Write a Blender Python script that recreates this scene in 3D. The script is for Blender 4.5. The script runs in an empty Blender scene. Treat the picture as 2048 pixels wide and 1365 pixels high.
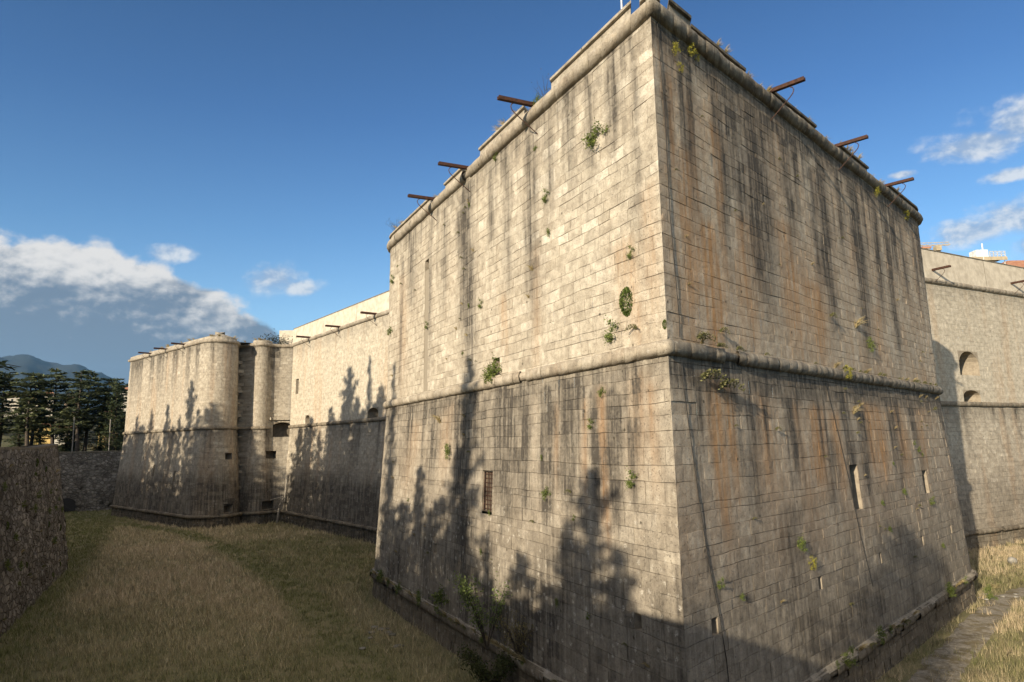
import bpy, math, random
import numpy as np
from mathutils import Matrix, Vector
R_ = math.radians
scene = bpy.context.scene
COL = scene.collection

# ------------------------------------------------------------------ camera
cam_d = bpy.data.cameras.new("camera")
cam = bpy.data.objects.new("camera", cam_d)
COL.objects.link(cam)
cam_d.sensor_width = 36.0
cam_d.lens = 25.04
cam_d.clip_start = 0.3
cam_d.clip_end = 40000
RX = Vector((0.99982587, 0.00265847, -0.01847054))
UX = Vector((0.01866087, -0.14243742, 0.98962789))
FX = Vector((0.0, 0.98980024, 0.14246223))
M = Matrix((RX, UX, -FX)).transposed().to_4x4()
M.translation = (0, 0, 13.0)
cam.matrix_world = M
scene.camera = cam

# ------------------------------------------------------------------ light
SUN_AZ, SUN_EL = 214.6, 17.5          # where the sun stands (degrees clockwise from +Y)
TOSUN = np.array([math.sin(R_(SUN_AZ))*math.cos(R_(SUN_EL)), math.cos(R_(SUN_AZ))*math.cos(R_(SUN_EL)), math.sin(R_(SUN_EL))])
sun_d = bpy.data.lights.new("sun", 'SUN')
sun_d.energy = 4.9
sun_d.angle = R_(0.55)
sun_d.color = (1.0, 0.86, 0.66)
sun = bpy.data.objects.new("sun", sun_d)
COL.objects.link(sun)
sun.rotation_euler = Vector(TOSUN).to_track_quat('Z', 'Y').to_euler()
scene.view_settings.view_transform = 'Standard'
scene.view_settings.look = 'None'
scene.view_settings.exposure = 0.85
scene.view_settings.gamma = 1.0
scene.cycles.max_bounces = 5
scene.cycles.diffuse_bounces = 4
scene.cycles.glossy_bounces = 2
scene.cycles.transparent_max_bounces = 8
scene.cycles.use_denoising = True

world = bpy.data.worlds.new("World")
scene.world = world
world.use_nodes = True

class NT:
    """small helper to write node trees"""
    def __init__(self, tree):
        self.t = tree; self.t.nodes.clear()
    def n(self, typ, **kw):
        nd = self.t.nodes.new(typ)
        for k, v in kw.items():
            setattr(nd, k, v)
        return nd
    def lk(self, a, b):
        self.t.links.new(a, b)
    def put(self, sock, v):
        if isinstance(v, bpy.types.NodeSocket):
            self.lk(v, sock)
        elif v is not None:
            sock.default_value = v
    def m(self, op, a, b=None, c=None, clamp=False):
        nd = self.n('ShaderNodeMath', operation=op, use_clamp=clamp)
        self.put(nd.inputs[0], a)
        if b is not None: self.put(nd.inputs[1], b)
        if c is not None: self.put(nd.inputs[2], c)
        return nd.outputs[0]
    def vm(self, op, a, b=None):
        nd = self.n('ShaderNodeVectorMath', operation=op)
        self.put(nd.inputs[0], a)
        if b is not None: self.put(nd.inputs[1], b)
        return nd.outputs['Value'] if op in ('LENGTH', 'DOT_PRODUCT', 'DISTANCE') else nd.outputs[0]
    def mix(self, f, a, b, mode='MIX'):
        nd = self.n('ShaderNodeMix', data_type='RGBA', blend_type=mode)
        self.put(nd.inputs[0], f); self.put(nd.inputs[6], a); self.put(nd.inputs[7], b)
        return nd.outputs[2]
    def noise(self, vec, scale, detail=4, rough=0.55, dist=0.0):
        nd = self.n('ShaderNodeTexNoise')
        self.lk(vec, nd.inputs['Vector'])
        nd.inputs['Scale'].default_value = scale
        nd.inputs['Detail'].default_value = detail
        nd.inputs['Roughness'].default_value = rough
        nd.inputs['Distortion'].default_value = dist
        return nd.outputs[0]
    def mr(self, v, a, b, c=0.0, d=1.0, smooth=True):
        nd = self.n('ShaderNodeMapRange', interpolation_type='SMOOTHSTEP' if smooth else 'LINEAR')
        self.put(nd.inputs[0], v)
        for i, x in enumerate((a, b, c, d)): nd.inputs[i+1].default_value = x
        return nd.outputs[0]
    def comb(self, x, y, z=0.0):
        nd = self.n('ShaderNodeCombineXYZ')
        for i, v in enumerate((x, y, z)): self.put(nd.inputs[i], v)
        return nd.outputs[0]

def c4(r, g, b): return (r, g, b, 1.0)

def build_world():
    w = NT(world.node_tree)
    sky = w.n('ShaderNodeTexSky', sky_type='NISHITA', sun_disc=False)
    sky.sun_elevation = R_(SUN_EL); sky.sun_rotation = R_(SUN_AZ)
    sky.altitude = 700; sky.air_density = 1.0; sky.dust_density = 0.6; sky.ozone_density = 2.0
    hs = w.n('ShaderNodeHueSaturation'); hs.inputs['Saturation'].default_value = 1.0
    w.lk(sky.outputs[0], hs.inputs['Color'])
    bg = w.n('ShaderNodeBackground'); bg.inputs[1].default_value = 0.085
    tc = w.n('ShaderNodeTexCoord')
    sep = w.n('ShaderNodeSeparateXYZ'); w.lk(tc.outputs['Generated'], sep.inputs[0])
    az = w.m('MULTIPLY', w.m('ARCTAN2', sep.outputs[0], sep.outputs[1]), 57.2958)
    el = w.m('MULTIPLY', w.m('ARCSINE', sep.outputs[2]), 57.2958)
    p = w.comb(az, el)
    # clear mountain air: the blue deepens faster with height than the model's
    g = w.n('ShaderNodeValToRGB'); w.lk(w.mr(el, 0.0, 60.0, 0.0, 1.0, False), g.inputs[0])
    ge = g.color_ramp.elements
    ge[0].position = 0.0; ge[0].color = c4(0.56, 0.62, 0.66); ge[1].position = 1.0; ge[1].color = c4(0.16, 0.26, 0.40)
    for q, c_ in ((0.17, (0.50, 0.60, 0.67)), (0.27, (0.36, 0.50, 0.62)), (0.42, (0.235, 0.37, 0.535)), (0.56, (0.19, 0.31, 0.46))):
        x = ge.new(q); x.color = c4(*c_)
    skyc = w.mix(1.0, hs.outputs[0], g.outputs[0], 'MULTIPLY')
    w.lk(w.vm('MULTIPLY', skyc, (1.74, 1.74, 1.71)), bg.inputs[0])
    sc = w.comb(w.m('MULTIPLY', az, 0.36), w.m('MULTIPLY', el, 0.50), 3.7)
    n_big = w.noise(sc, 1.0, 9, 0.57, 0.12)
    off = w.vm('ADD', sc, (0.10, -0.16, 0.0))
    n_off = w.noise(off, 1.0, 9, 0.57, 0.12)
    relief = w.m('MULTIPLY', w.m('SUBTRACT', n_big, n_off), 3.2)
    nn = w.m('SUBTRACT', n_big, 0.5)
    def field(blobs):
        f = None
        for (a, e, ra, re) in blobs:
            d = w.vm('LENGTH', w.vm('MULTIPLY', w.vm('SUBTRACT', p, (a, e, 0)), (1/ra, 1/re, 0)))
            v = w.m('SUBTRACT', 1.0, d)
            f = v if f is None else w.m('MAXIMUM', f, v)
        return f
    # the long cumulus bank low on the left
    bank = field([(-39, 8.4, 10, 6.6), (-33.2, 8.6, 8, 6.4), (-29.0, 8.0, 7.5, 6.0), (-25.6, 7.5, 6.8, 4.9), (-22.8, 7.4, 5.0, 3.5), (-50, 8.0, 12, 6)])
    m_bank = w.mr(w.m('ADD', bank, w.m('MULTIPLY', nn, 0.46)), 0.03, 0.16)
    mid = w.m('SUBTRACT', 11.7, w.m('MULTIPLY', w.m('ADD', az, 36.0), 0.17))
    sh = w.m('ADD', w.m('DIVIDE', w.m('SUBTRACT', el, mid), 4.2), w.m('ADD', w.m('MULTIPLY', nn, 0.8), w.m('MULTIPLY', relief, 0.62)))
    n_low = w.noise(sc, 0.42, 2, 0.5)
    sh = w.m('ADD', sh, w.m('MULTIPLY', w.m('SUBTRACT', n_low, 0.5), 2.6))
    sh = w.mr(w.m('ADD', sh, 0.42), -0.1, 1.0)
    c_bank = w.mix(sh, c4(0.095, 0.125, 0.170), c4(0.47, 0.45, 0.43))
    # blue grey veil beneath it
    veil = field([(-36, 5.5, 19, 4.6), (-27, 6.0, 9.5, 3.8), (-60, 5, 20, 5)])
    m_veil = w.mr(w.m('ADD', veil, w.m('MULTIPLY', nn, 0.5)), 0.0, 0.45)
    c_veil = w.mix(w.mr(n_big, 0.36, 0.66), c4(0.035, 0.057, 0.092), c4(0.125, 0.152, 0.190))
    # small clouds
    small = field([(-18.9, 13.0, 3.0, 1.7), (-16.6, 12.2, 2.2, 1.0), (-26.0, 14.1, 2.3, 1.0), (34.8, 19.3, 5.6, 1.5), (37.5, 20.0, 5.0, 2.1),
                   (36.6, 16.8, 2.6, 0.6), (34.2, 13.7, 4.2, 1.5), (36.8, 14.0, 4.2, 2.4), (38.0, 12.3, 3.4, 2.2), (30.0, 18.2, 1.5, 0.4),
                   (44, 17, 5, 2.5), (52, 14, 7, 3)])
    m_small = w.mr(w.m('ADD', small, w.m('MULTIPLY', nn, 1.7)), 0.12, 0.75)
    m_small = w.m('MULTIPLY', m_small, 0.85)
    c_small = w.mix(w.mr(w.m('ADD', relief, w.m('MULTIPLY', nn, 1.5)), -0.45, 0.5), c4(0.20, 0.26, 0.36), c4(0.46, 0.47, 0.48))
    col = w.mix(m_veil, c_small, c_veil)
    # composite order: small, veil, bank
    def bgc(c):
        b = w.n('ShaderNodeBackground'); w.put(b.inputs[0], c); b.inputs[1].default_value = 1.0
        return b.outputs[0]
    def ms(f, a, b):
        x = w.n('ShaderNodeMixShader'); w.put(x.inputs[0], f); w.lk(a, x.inputs[1]); w.lk(b, x.inputs[2]); return x.outputs[0]
    # bright clouds added out of view behind the viewpoint, as fill for the shade
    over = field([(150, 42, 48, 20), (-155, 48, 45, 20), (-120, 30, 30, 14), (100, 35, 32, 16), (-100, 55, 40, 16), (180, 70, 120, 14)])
    m_fill = w.m('MULTIPLY', w.mr(w.m('ADD', over, w.m('MULTIPLY', nn, 0.9)), 0.0, 0.5), 0.9)
    s = ms(m_fill, bg.outputs[0], bgc(c4(0.84, 0.74, 0.62)))
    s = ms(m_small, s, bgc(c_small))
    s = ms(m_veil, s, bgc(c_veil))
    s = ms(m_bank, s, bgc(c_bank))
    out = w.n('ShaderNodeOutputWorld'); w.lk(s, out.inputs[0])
build_world()

# ------------------------------------------------------------------ numbers of the place (metres)
A_L, A_R = R_(-25.8205), R_(43.1943)
P0 = np.array([5.9827, 26.5722])                       # foot of the near salient
DL = np.array([math.sin(A_L), math.cos(A_L)]); DR = np.array([math.sin(A_R), math.cos(A_R)])
NL = np.array([-DL[1], DL[0]]); NR = np.array([DR[1], -DR[0]])
ZR, ZC, ZT = 1.55, 16.4, 31.35                          # base roll, cordon, top cordon (undersides)
B1, B2 = 0.0696, 0.0165                                 # batter below and above the cordon
CL0 = np.array([-40.358, 127.800]); DCL = np.array([0.59365, -0.80472])        # left curtain
CR0 = np.array([54.22, 85.32]); DCR = np.array([0.87462, 0.48481])             # right curtain
FS = np.array([-82.154, 148.311]); DF = np.array([0.71947, -0.69452]); NF = np.array([-0.69452, -0.71947])

def inset(z):
    z = np.asarray(z, float)
    return B1*(np.clip(z, ZR-1.6, ZC)-ZR) + B2*np.clip(z-ZC, 0, None)

# ------------------------------------------------------------------ value noise
def _hash(ix, iy, seed):
    h = (ix.astype(np.int64)*374761393 + iy.astype(np.int64)*668265263 + seed*1442695041) & 0x7fffffff
    h = ((h ^ (h >> 13))*1274126177) & 0x7fffffff
    h = h ^ (h >> 16)
    return (h & 0xffff)/65535.0
def vnoise(x, y, seed=0):
    x = np.asarray(x, float); y = np.asarray(y, float)
    x, y = np.broadcast_arrays(x, y)
    ix = np.floor(x); iy = np.floor(y); fx = x-ix; fy = y-iy
    fx = fx*fx*(3-2*fx); fy = fy*fy*(3-2*fy)
    a = _hash(ix, iy, seed); b = _hash(ix+1, iy, seed); c = _hash(ix, iy+1, seed); d = _hash(ix+1, iy+1, seed)
    return (a*(1-fx)+b*fx)*(1-fy) + (c*(1-fx)+d*fx)*fy
def fbm(x, y, seed=0, o=4, g=0.55):
    s = 0; a = 1; t = 0
    for i in range(o):
        s = s + a*vnoise(np.asarray(x)*2**i, np.asarray(y)*2**i, seed+i*17); t += a; a *= g
    return s/t
def sstep(a, b, x):
    t = np.clip((np.asarray(x, float)-a)/(b-a), 0, 1)
    return t*t*(3-2*t)

# ------------------------------------------------------------------ objects
def link_mesh(name, V, F, mat, parent=None, attrs=None, smooth=False):
    """V (n,3), F (m,4) or (m,3) arrays or list of index lists"""
    me = bpy.data.meshes.new(name)
    V = np.asarray(V, np.float32)
    if isinstance(F, np.ndarray):
        k = F.shape[1]; m = F.shape[0]
        me.vertices.add(len(V)); me.vertices.foreach_set('co', V.ravel())
        me.loops.add(m*k); me.loops.foreach_set('vertex_index', F.astype(np.int32).ravel())
        me.polygons.add(m)
        me.polygons.foreach_set('loop_start', np.arange(0, m*k, k, dtype=np.int32))
        me.polygons.foreach_set('loop_total', np.full(m, k, np.int32))
        me.update(calc_edges=True)
    else:
        me.from_pydata([tuple(map(float, v)) for v in V], [], F)
    for nm, arr in (attrs or {}).items():
        arr = np.asarray(arr, np.float32)
        if arr.ndim == 2 and arr.shape[1] == 4:
            at = me.attributes.new(nm, 'FLOAT_COLOR', 'POINT'); at.data.foreach_set('color', arr.ravel())
        elif arr.ndim == 2:
            at = me.attributes.new(nm, 'FLOAT_VECTOR', 'POINT'); at.data.foreach_set('vector', arr.ravel())
        else:
            at = me.attributes.new(nm, 'FLOAT', 'POINT'); at.data.foreach_set('value', arr)
    me.polygons.foreach_set('use_smooth', np.full(len(me.polygons), bool(smooth)))
    me.validate()
    if mat is not None: me.materials.append(mat)
    o = bpy.data.objects.new(name, me)
    COL.objects.link(o)
    if parent is not None:
        o.parent = parent
        b = parent
        off = Vector((0, 0, 0))
        while b is not None:
            off += b.location; b = b.parent
        o.location = -off
    return o

def tag(o, label=None, cat=None, group=None, kind=None):
    if label: o['label'] = label
    if cat: o['category'] = cat
    if group: o['group'] = group
    if kind: o['kind'] = kind
    return o
def thing(name, loc, label, cat, group=None):
    e = bpy.data.objects.new(name, None); COL.objects.link(e); e.location = loc
    e.empty_display_size = 0.3
    return tag(e, label, cat, group)
def copy_tree(o, parent=None):
    c = o.copy(); COL.objects.link(c)
    if parent is not None: c.parent = parent
    for ch in list(o.children): copy_tree(ch, c)
    return c

class MB:
    """collects quads / tris"""
    def __init__(self): self.V = []; self.F = []; self.n = 0
    def add(self, V, F):
        b = self.n
        self.V.extend([tuple(map(float, v)) for v in V]); self.n += len(V)
        self.F.extend([[i+b for i in f] for f in F])
    def hexa(self, P):   # 8 points: bottom 0-3, top 4-7
        self.add(P, [(3, 2, 1, 0), (4, 5, 6, 7), (0, 1, 5, 4), (1, 2, 6, 5), (2, 3, 7, 6), (3, 0, 4, 7)])
    def box(self, x0, y0, z0, x1, y1, z1):
        self.hexa([(x0, y0, z0), (x1, y0, z0), (x1, y1, z0), (x0, y1, z0), (x0, y0, z1), (x1, y0, z1), (x1, y1, z1), (x0, y1, z1)])
    def tube(self, pts, rad, k=8, cap=True):
        pts = [np.asarray(p, float) for p in pts]
        rad = rad if hasattr(rad, '__len__') else [rad]*len(pts)
        b = self.n; ref = None
        for i, p in enumerate(pts):
            t = pts[min(i+1, len(pts)-1)]-pts[max(i-1, 0)]; t = t/(np.linalg.norm(t)+1e-9)
            if ref is None:
                ref = np.array([0, 0, 1.0]) if abs(t[2]) < 0.9 else np.array([1.0, 0, 0])
            u = np.cross(t, ref); u /= np.linalg.norm(u)+1e-9; v = np.cross(u, t); ref = v
            for j in range(k):
                a = 2*math.pi*j/k
                self.V.append(tuple(p+rad[i]*(math.cos(a)*u+math.sin(a)*v)))
        self.n = len(self.V)
        for i in range(len(pts)-1):
            for j in range(k):
                j2 = (j+1) % k
                self.F.append([b+i*k+j, b+i*k+j2, b+(i+1)*k+j2, b+(i+1)*k+j])
        if cap:
            self.F.append([b+j for j in range(k)][::-1]); e = b+(len(pts)-1)*k
            self.F.append([e+j for j in range(k)])
    def build(self, name, mat, parent=None, smooth=False, attrs=None):
        return link_mesh(name, np.array(self.V), self.F, mat, parent, attrs, smooth)

# ------------------------------------------------------------------ materials
def new_mat(name):
    m = bpy.data.materials.new(name); m.use_nodes = True
    return m, NT(m.node_tree)
def finish(w, col, rough=0.9, bump=None, strength=0.5, dist=0.02, metallic=0.0, spec=0.25, trans=None):
    b = w.n('ShaderNodeBsdfPrincipled')
    w.put(b.inputs['Base Color'], col); w.put(b.inputs['Roughness'], rough)
    b.inputs['Metallic'].default_value = metallic
    b.inputs['Specular IOR Level'].default_value = spec
    if bump is not None:
        bp = w.n('ShaderNodeBump'); bp.inputs['Strength'].default_value = strength; bp.inputs['Distance'].default_value = dist
        w.lk(bump, bp.inputs['Height']); w.lk(bp.outputs[0], b.inputs['Normal'])
    out = w.n('ShaderNodeOutputMaterial')
    s = b.outputs[0]
    if trans:
        t = w.n('ShaderNodeBsdfTranslucent'); w.put(t.inputs[0], col)
        mx = w.n('ShaderNodeMixShader'); mx.inputs[0].default_value = trans
        w.lk(s, mx.inputs[1]); w.lk(t.outputs[0], mx.inputs[2]); s = mx.outputs[0]
    w.lk(s, out.inputs[0])

def mat_limestone(name, lo, mid, hi, dark, bump_d=0.03, fine=1.0):
    m, w = new_mat(name)
    a = w.n('ShaderNodeAttribute', attribute_name='sz')
    sz = a.outputs['Vector']
    wr = w.n('ShaderNodeAttribute', attribute_name='wear')
    sp = w.n('ShaderNodeSeparateColor'); w.lk(wr.outputs['Color'], sp.inputs[0])
    dk, rust, lich = sp.outputs[0], sp.outputs[1], sp.outputs[2]
    bk = w.n('ShaderNodeAttribute', attribute_name='blk')
    sb = w.n('ShaderNodeSeparateColor'); w.lk(bk.outputs['Color'], sb.inputs[0])
    tone, joint = sb.outputs[0], sb.outputs[1]
    n1 = w.noise(sz, 0.55, 6, 0.62)
    n2 = w.noise(sz, 5.0, 8, 0.7)
    n3 = w.noise(sz, 22.0, 5, 0.7)
    stv = w.vm('MULTIPLY', sz, (3.0, 0.20, 1.0))
    n4 = w.noise(stv, 1.0, 6, 0.65)
    t = w.m('ADD', w.m('MULTIPLY', tone, 0.55), w.m('MULTIPLY', n1, 0.45))
    t = w.m('ADD', t, w.m('MULTIPLY', w.m('SUBTRACT', n2, 0.5), 0.55))
    rp = w.n('ShaderNodeValToRGB'); w.lk(t, rp.inputs[0])
    e = rp.color_ramp.elements; e[0].position = 0.15; e[0].color = c4(*lo); e[1].position = 0.85; e[1].color = c4(*hi)
    x = e.new(0.5); x.color = c4(*mid)
    col = rp.outputs[0]
    mot = w.noise(w.vm('ADD', sz, (31.0, 7.0, 0.0)), 1.7, 7, 0.72)
    col = w.mix(1.0, col, w.mix(w.mr(n3, 0.3, 0.7), c4(0.80, 0.80, 0.79), c4(1.14, 1.14, 1.14)), 'MULTIPLY')
    col = w.mix(1.0, col, w.mix(w.mr(mot, 0.28, 0.72), c4(0.64, 0.63, 0.62), c4(1.18, 1.18, 1.17)), 'MULTIPLY')
    # rust / iron staining
    rm = w.m('MULTIPLY', rust, w.mr(n4, 0.30, 0.70, 0.35, 1.0), clamp=True)
    col = w.mix(rm, col, c4(0.37, 0.205, 0.088))
    # black biological streaks
    dm = w.m('MULTIPLY', dk, w.mr(n4, 0.28, 0.72, 0.50, 1.2), clamp=True)
    dm = w.m('MULTIPLY', dm, w.mr(sb.outputs[2], 0.0, 1.0, 0.80, 1.16, False))
    dm = w.m('MULTIPLY', dm, w.mr(n2, 0.25, 0.7, 0.75, 1.15), clamp=True)
    col = w.mix(dm, col, c4(*dark))
    # pale lichen spots
    vo = w.n('ShaderNodeTexVoronoi'); w.lk(w.vm('ADD', sz, w.vm('MULTIPLY', w.comb(n2, n1, n2), (0.5, 0.5, 0.5))), vo.inputs['Vector']); vo.inputs['Scale'].default_value = 1.9
    lm = w.m('MULTIPLY', w.mr(vo.outputs[0], 0.10, 0.28, 1.0, 0.0), lich, clamp=True)
    lm = w.m('MULTIPLY', lm, w.mr(n3, 0.35, 0.65), clamp=True)
    col = w.mix(w.m('MULTIPLY', lm, 0.8), col, c4(0.58, 0.55, 0.48))
    # joints: dark soil and moss
    col = w.mix(w.m('MULTIPLY', joint, 0.62), col, c4(0.085, 0.066, 0.045))
    # pits
    vp = w.n('ShaderNodeTexVoronoi'); w.lk(w.vm('ADD', sz, w.vm('MULTIPLY', w.comb(n3, n2, n1), (0.12, 0.12, 0.1))), vp.inputs['Vector']); vp.inputs['Scale'].default_value = 11.0
    pit = w.mr(vp.outputs[0], 0.12, 0.40)
    pitm = w.mr(n2, 0.42, 0.62)
    pit = w.m('ADD', w.m('MULTIPLY', pit, pitm), w.m('SUBTRACT', 1.0, pitm))
    col = w.mix(w.m('MULTIPLY', w.m('SUBTRACT', 1.0, pit), 0.5), col, c4(0.12, 0.095, 0.065))
    vh = w.n('ShaderNodeTexVoronoi'); w.lk(w.vm('ADD', sz, w.vm('MULTIPLY', w.comb(n2, n3, n1), (0.14, 0.14, 0.1))), vh.inputs['Vector']); vh.inputs['Scale'].default_value = 1.15
    ch = w.n('ShaderNodeSeparateColor'); w.lk(vh.outputs['Color'], ch.inputs[0])
    hole = w.m('MULTIPLY', w.mr(vh.outputs[0], 0.05, 0.115, 1.0, 0.0), w.m('GREATER_THAN', ch.outputs[0], 0.72))
    col = w.mix(w.m('MULTIPLY', hole, 0.85), col, c4(0.05, 0.042, 0.03))
    h = w.m('ADD', w.m('MULTIPLY', n2, 0.40), w.m('MULTIPLY', n3, 0.60*fine))
    h = w.m('ADD', h, w.m('MULTIPLY', pit, 1.0))
    h = w.m('ADD', h, w.m('MULTIPLY', n4, 0.10))
    finish(w, col, 0.92, h, 1.0, bump_d, spec=0.15)
    return m
M_STONE = mat_limestone('limestone', (0.30, 0.262, 0.205), (0.41, 0.363, 0.290), (0.53, 0.480, 0.395), (0.070, 0.062, 0.052))
M_STONE_UP = mat_limestone('upper_limestone', (0.345, 0.303, 0.238), (0.465, 0.416, 0.335), (0.60, 0.548, 0.455), (0.070, 0.062, 0.052))
M_PALE = mat_limestone('pale_limestone', (0.42, 0.375, 0.298), (0.485, 0.435, 0.347), (0.55, 0.496, 0.405), (0.12, 0.105, 0.085), 0.008)
M_DARKST = mat_limestone('weathered_limestone', (0.17, 0.145, 0.11), (0.27, 0.235, 0.18), (0.42, 0.37, 0.29), (0.055, 0.05, 0.04), 0.045)
def mat_rubble():
    m, w = new_mat('counterscarp_rubble')
    a = w.n('ShaderNodeAttribute', attribute_name='sz'); sz = a.outputs['Vector']
    wr = w.n('ShaderNodeAttribute', attribute_name='wear'); sp = w.n('ShaderNodeSeparateColor'); w.lk(wr.outputs['Color'], sp.inputs[0])
    n1 = w.noise(sz, 0.6, 6, 0.65); n2 = w.noise(sz, 6.0, 8, 0.7)
    wv = w.vm('ADD', w.vm('MULTIPLY', sz, (1.25, 1.9, 0.4)), w.vm('MULTIPLY', w.comb(n2, n1, n2), (0.7, 0.7, 0.3)))
    v1 = w.n('ShaderNodeTexVoronoi'); v1.inputs['Scale'].default_value = 1.0; w.lk(wv, v1.inputs['Vector'])
    v2 = w.n('ShaderNodeTexVoronoi', feature='DISTANCE_TO_EDGE'); v2.inputs['Scale'].default_value = 1.0; w.lk(wv, v2.inputs['Vector'])
    cs = w.n('ShaderNodeSeparateColor'); w.lk(v1.outputs['Color'], cs.inputs[0])
    edge = w.mr(v2.outputs[0], 0.0, 0.14)
    t = w.m('ADD', w.m('MULTIPLY', cs.outputs[0], 0.5), w.m('MULTIPLY', n2, 0.6))
    col = w.mix(w.mr(t, 0.25, 0.85), c4(0.15, 0.136, 0.116), c4(0.34, 0.31, 0.265))
    col = w.mix(w.mr(n1, 0.35, 0.7, 0.0, 0.6), col, c4(0.075, 0.063, 0.05))
    col = w.mix(w.m('MULTIPLY', w.m('SUBTRACT', 1.0, edge), 0.65), col, c4(0.07, 0.06, 0.048))
    col = w.mix(w.m('MULTIPLY', sp.outputs[0], 0.95), col, c4(0.016, 0.015, 0.011))
    h = w.m('ADD', w.m('MULTIPLY', edge, 1.0), w.m('MULTIPLY', n2, 0.6))
    finish(w, col, 0.95, h, 1.0, 0.09, spec=0.1)
    return m
M_RUBBLE = mat_rubble()

def mat_simple(name, col, rough=0.9, col2=None, scale=3.0, bump=0.0, metallic=0.0, detail=5):
    m, w = new_mat(name)
    tc = w.n('ShaderNodeTexCoord')
    n = w.noise(tc.outputs['Object'], scale, detail, 0.6)
    c = w.mix(w.mr(n, 0.3, 0.7), c4(*col), c4(*(col2 or col)))
    finish(w, c, rough, n if bump else None, 0.7, bump or 0.01, metallic)
    return m
M_PLASTER = mat_simple('parapet_render', (0.40, 0.35, 0.275), 0.95, (0.56, 0.50, 0.40), 1.1, 0.03, detail=8)
M_DARKROOM = mat_simple('opening_interior', (0.10, 0.085, 0.065), 0.95, (0.16, 0.135, 0.10), 2.0)
M_JAMB = mat_simple('jamb_stone', (0.21, 0.175, 0.13), 0.93, (0.31, 0.265, 0.20), 3.0, 0.02)
M_RUST = mat_simple('rusty_iron', (0.035, 0.019, 0.014), 0.8, (0.08, 0.036, 0.022), 7.0, 0.01, 0.2)
M_IRON = mat_simple('dark_iron', (0.035, 0.022, 0.018), 0.7, (0.09, 0.045, 0.03), 9.0)
M_CABLE = mat_simple('black_cable', (0.02, 0.019, 0.018), 0.7)
M_BARK = mat_simple('bark', (0.045, 0.036, 0.028), 0.95, (0.10, 0.082, 0.065), 4.0, 0.05)
M_WHITE = mat_simple('white_metal', (0.50, 0.50, 0.48), 0.5, (0.8, 0.8, 0.78), 2.0)
M_YEL = mat_simple('faded_orange_paint', (0.30, 0.25, 0.17), 0.7, (0.40, 0.33, 0.22), 2.0)
M_TILE = mat_simple('clay_tile', (0.30, 0.13, 0.075), 0.9, (0.42, 0.22, 0.13), 2.5, 0.05)
M_ROCK = mat_simple('pale_rock', (0.40, 0.39, 0.36), 0.9, (0.62, 0.60, 0.56), 5.0, 0.03)
M_WOOD = mat_simple('grey_wood', (0.16, 0.145, 0.12), 0.9, (0.30, 0.27, 0.23), 6.0, 0.02)
M_SEAM = mat_simple('open_joint', (0.10, 0.085, 0.06), 0.95, (0.16, 0.13, 0.10), 5.0)

def mat_leaf(name, attr=True, base=(0.08, 0.1, 0.03), trans=0.25):
    m, w = new_mat(name)
    if attr:
        a = w.n('ShaderNodeAttribute', attribute_name='tint'); c = a.outputs['Color']
    else:
        c = c4(*base)
    finish(w, c, 0.75, trans=trans, spec=0.2)
    return m
M_LEAF = mat_leaf('foliage')
def mat_grass():
    m, w = new_mat('grass_blades')
    a = w.n('ShaderNodeAttribute', attribute_name='tint')
    g = w.n('ShaderNodeNewGeometry')
    nrm = w.vm('NORMALIZE', w.vm('ADD', w.vm('MULTIPLY', g.outputs['Normal'], (0.45, 0.45, 0.45)), (0.0, 0.0, 0.75)))
    b = w.n('ShaderNodeBsdfPrincipled'); w.lk(a.outputs['Color'], b.inputs['Base Color']); b.inputs['Roughness'].default_value = 0.8
    b.inputs['Specular IOR Level'].default_value = 0.15; w.lk(nrm, b.inputs['Normal'])
    t = w.n('ShaderNodeBsdfTranslucent'); w.lk(a.outputs['Color'], t.inputs[0])
    mx = w.n('ShaderNodeMixShader'); mx.inputs[0].default_value = 0.22
    w.lk(b.outputs[0], mx.inputs[1]); w.lk(t.outputs[0], mx.inputs[2])
    out = w.n('ShaderNodeOutputMaterial'); w.lk(mx.outputs[0], out.inputs[0])
    return m
M_GRASS = mat_grass()

# ------------------------------------------------------------------ path based masonry
class Path:
    """a line of wall feet at ZR; outward is to the right of its direction"""
    def __init__(self, pts):
        self.p = np.array(pts, float)
        d = np.diff(self.p, axis=0); self.L = np.linalg.norm(d, axis=1); d = d/self.L[:, None]
        self.s = np.concatenate([[0], np.cumsum(self.L)])
        nin = np.stack([-d[:, 1], d[:, 0]], 1)           # inward = left
        m = np.zeros_like(self.p)
        for i in range(len(self.p)):
            if i == 0: m[i] = nin[0]
            elif i == len(self.p)-1: m[i] = nin[-1]
            else:
                b = nin[i-1]+nin[i]; b /= np.linalg.norm(b)+1e-9
                m[i] = b/max(0.35, b@nin[i])
        self.m = m; self.nout = -nin
    def nrm(self, s):
        i = int(np.clip(np.searchsorted(self.s, s, side='right')-1, 0, len(self.L)-1))
        return np.array([self.nout[i][0], self.nout[i][1], 0.0])
    def out(self, s, z, d):
        """point d metres straight out from the wall face"""
        return self.at(s, z, 0.0)+self.nrm(float(s))*d
    def at(self, s, z, d=0.0):
        s = np.asarray(s, float); z = np.asarray(z, float); d = np.asarray(d, float)
        s, z, d = np.broadcast_arrays(s, z, d)
        i = np.clip(np.searchsorted(self.s, s, side='right')-1, 0, len(self.L)-1)
        t = ((s-self.s[i])/self.L[i])[..., None]
        P = self.p[i]*(1-t)+self.p[i+1]*t
        Mi = self.m[i]*(1-t)+self.m[i+1]*t
        q = P+Mi*(inset(z)-d)[..., None]
        return np.concatenate([q, z[..., None]], -1)
def arc(c, r, d0, d1, sweep, n=12):
    """points from c + r*d0 turning towards d1"""
    return [tuple(np.array(c)+r*(np.array(d0)*math.cos(a)+np.array(d1)*math.sin(a))) for a in np.linspace(0, R_(sweep), n)]

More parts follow.
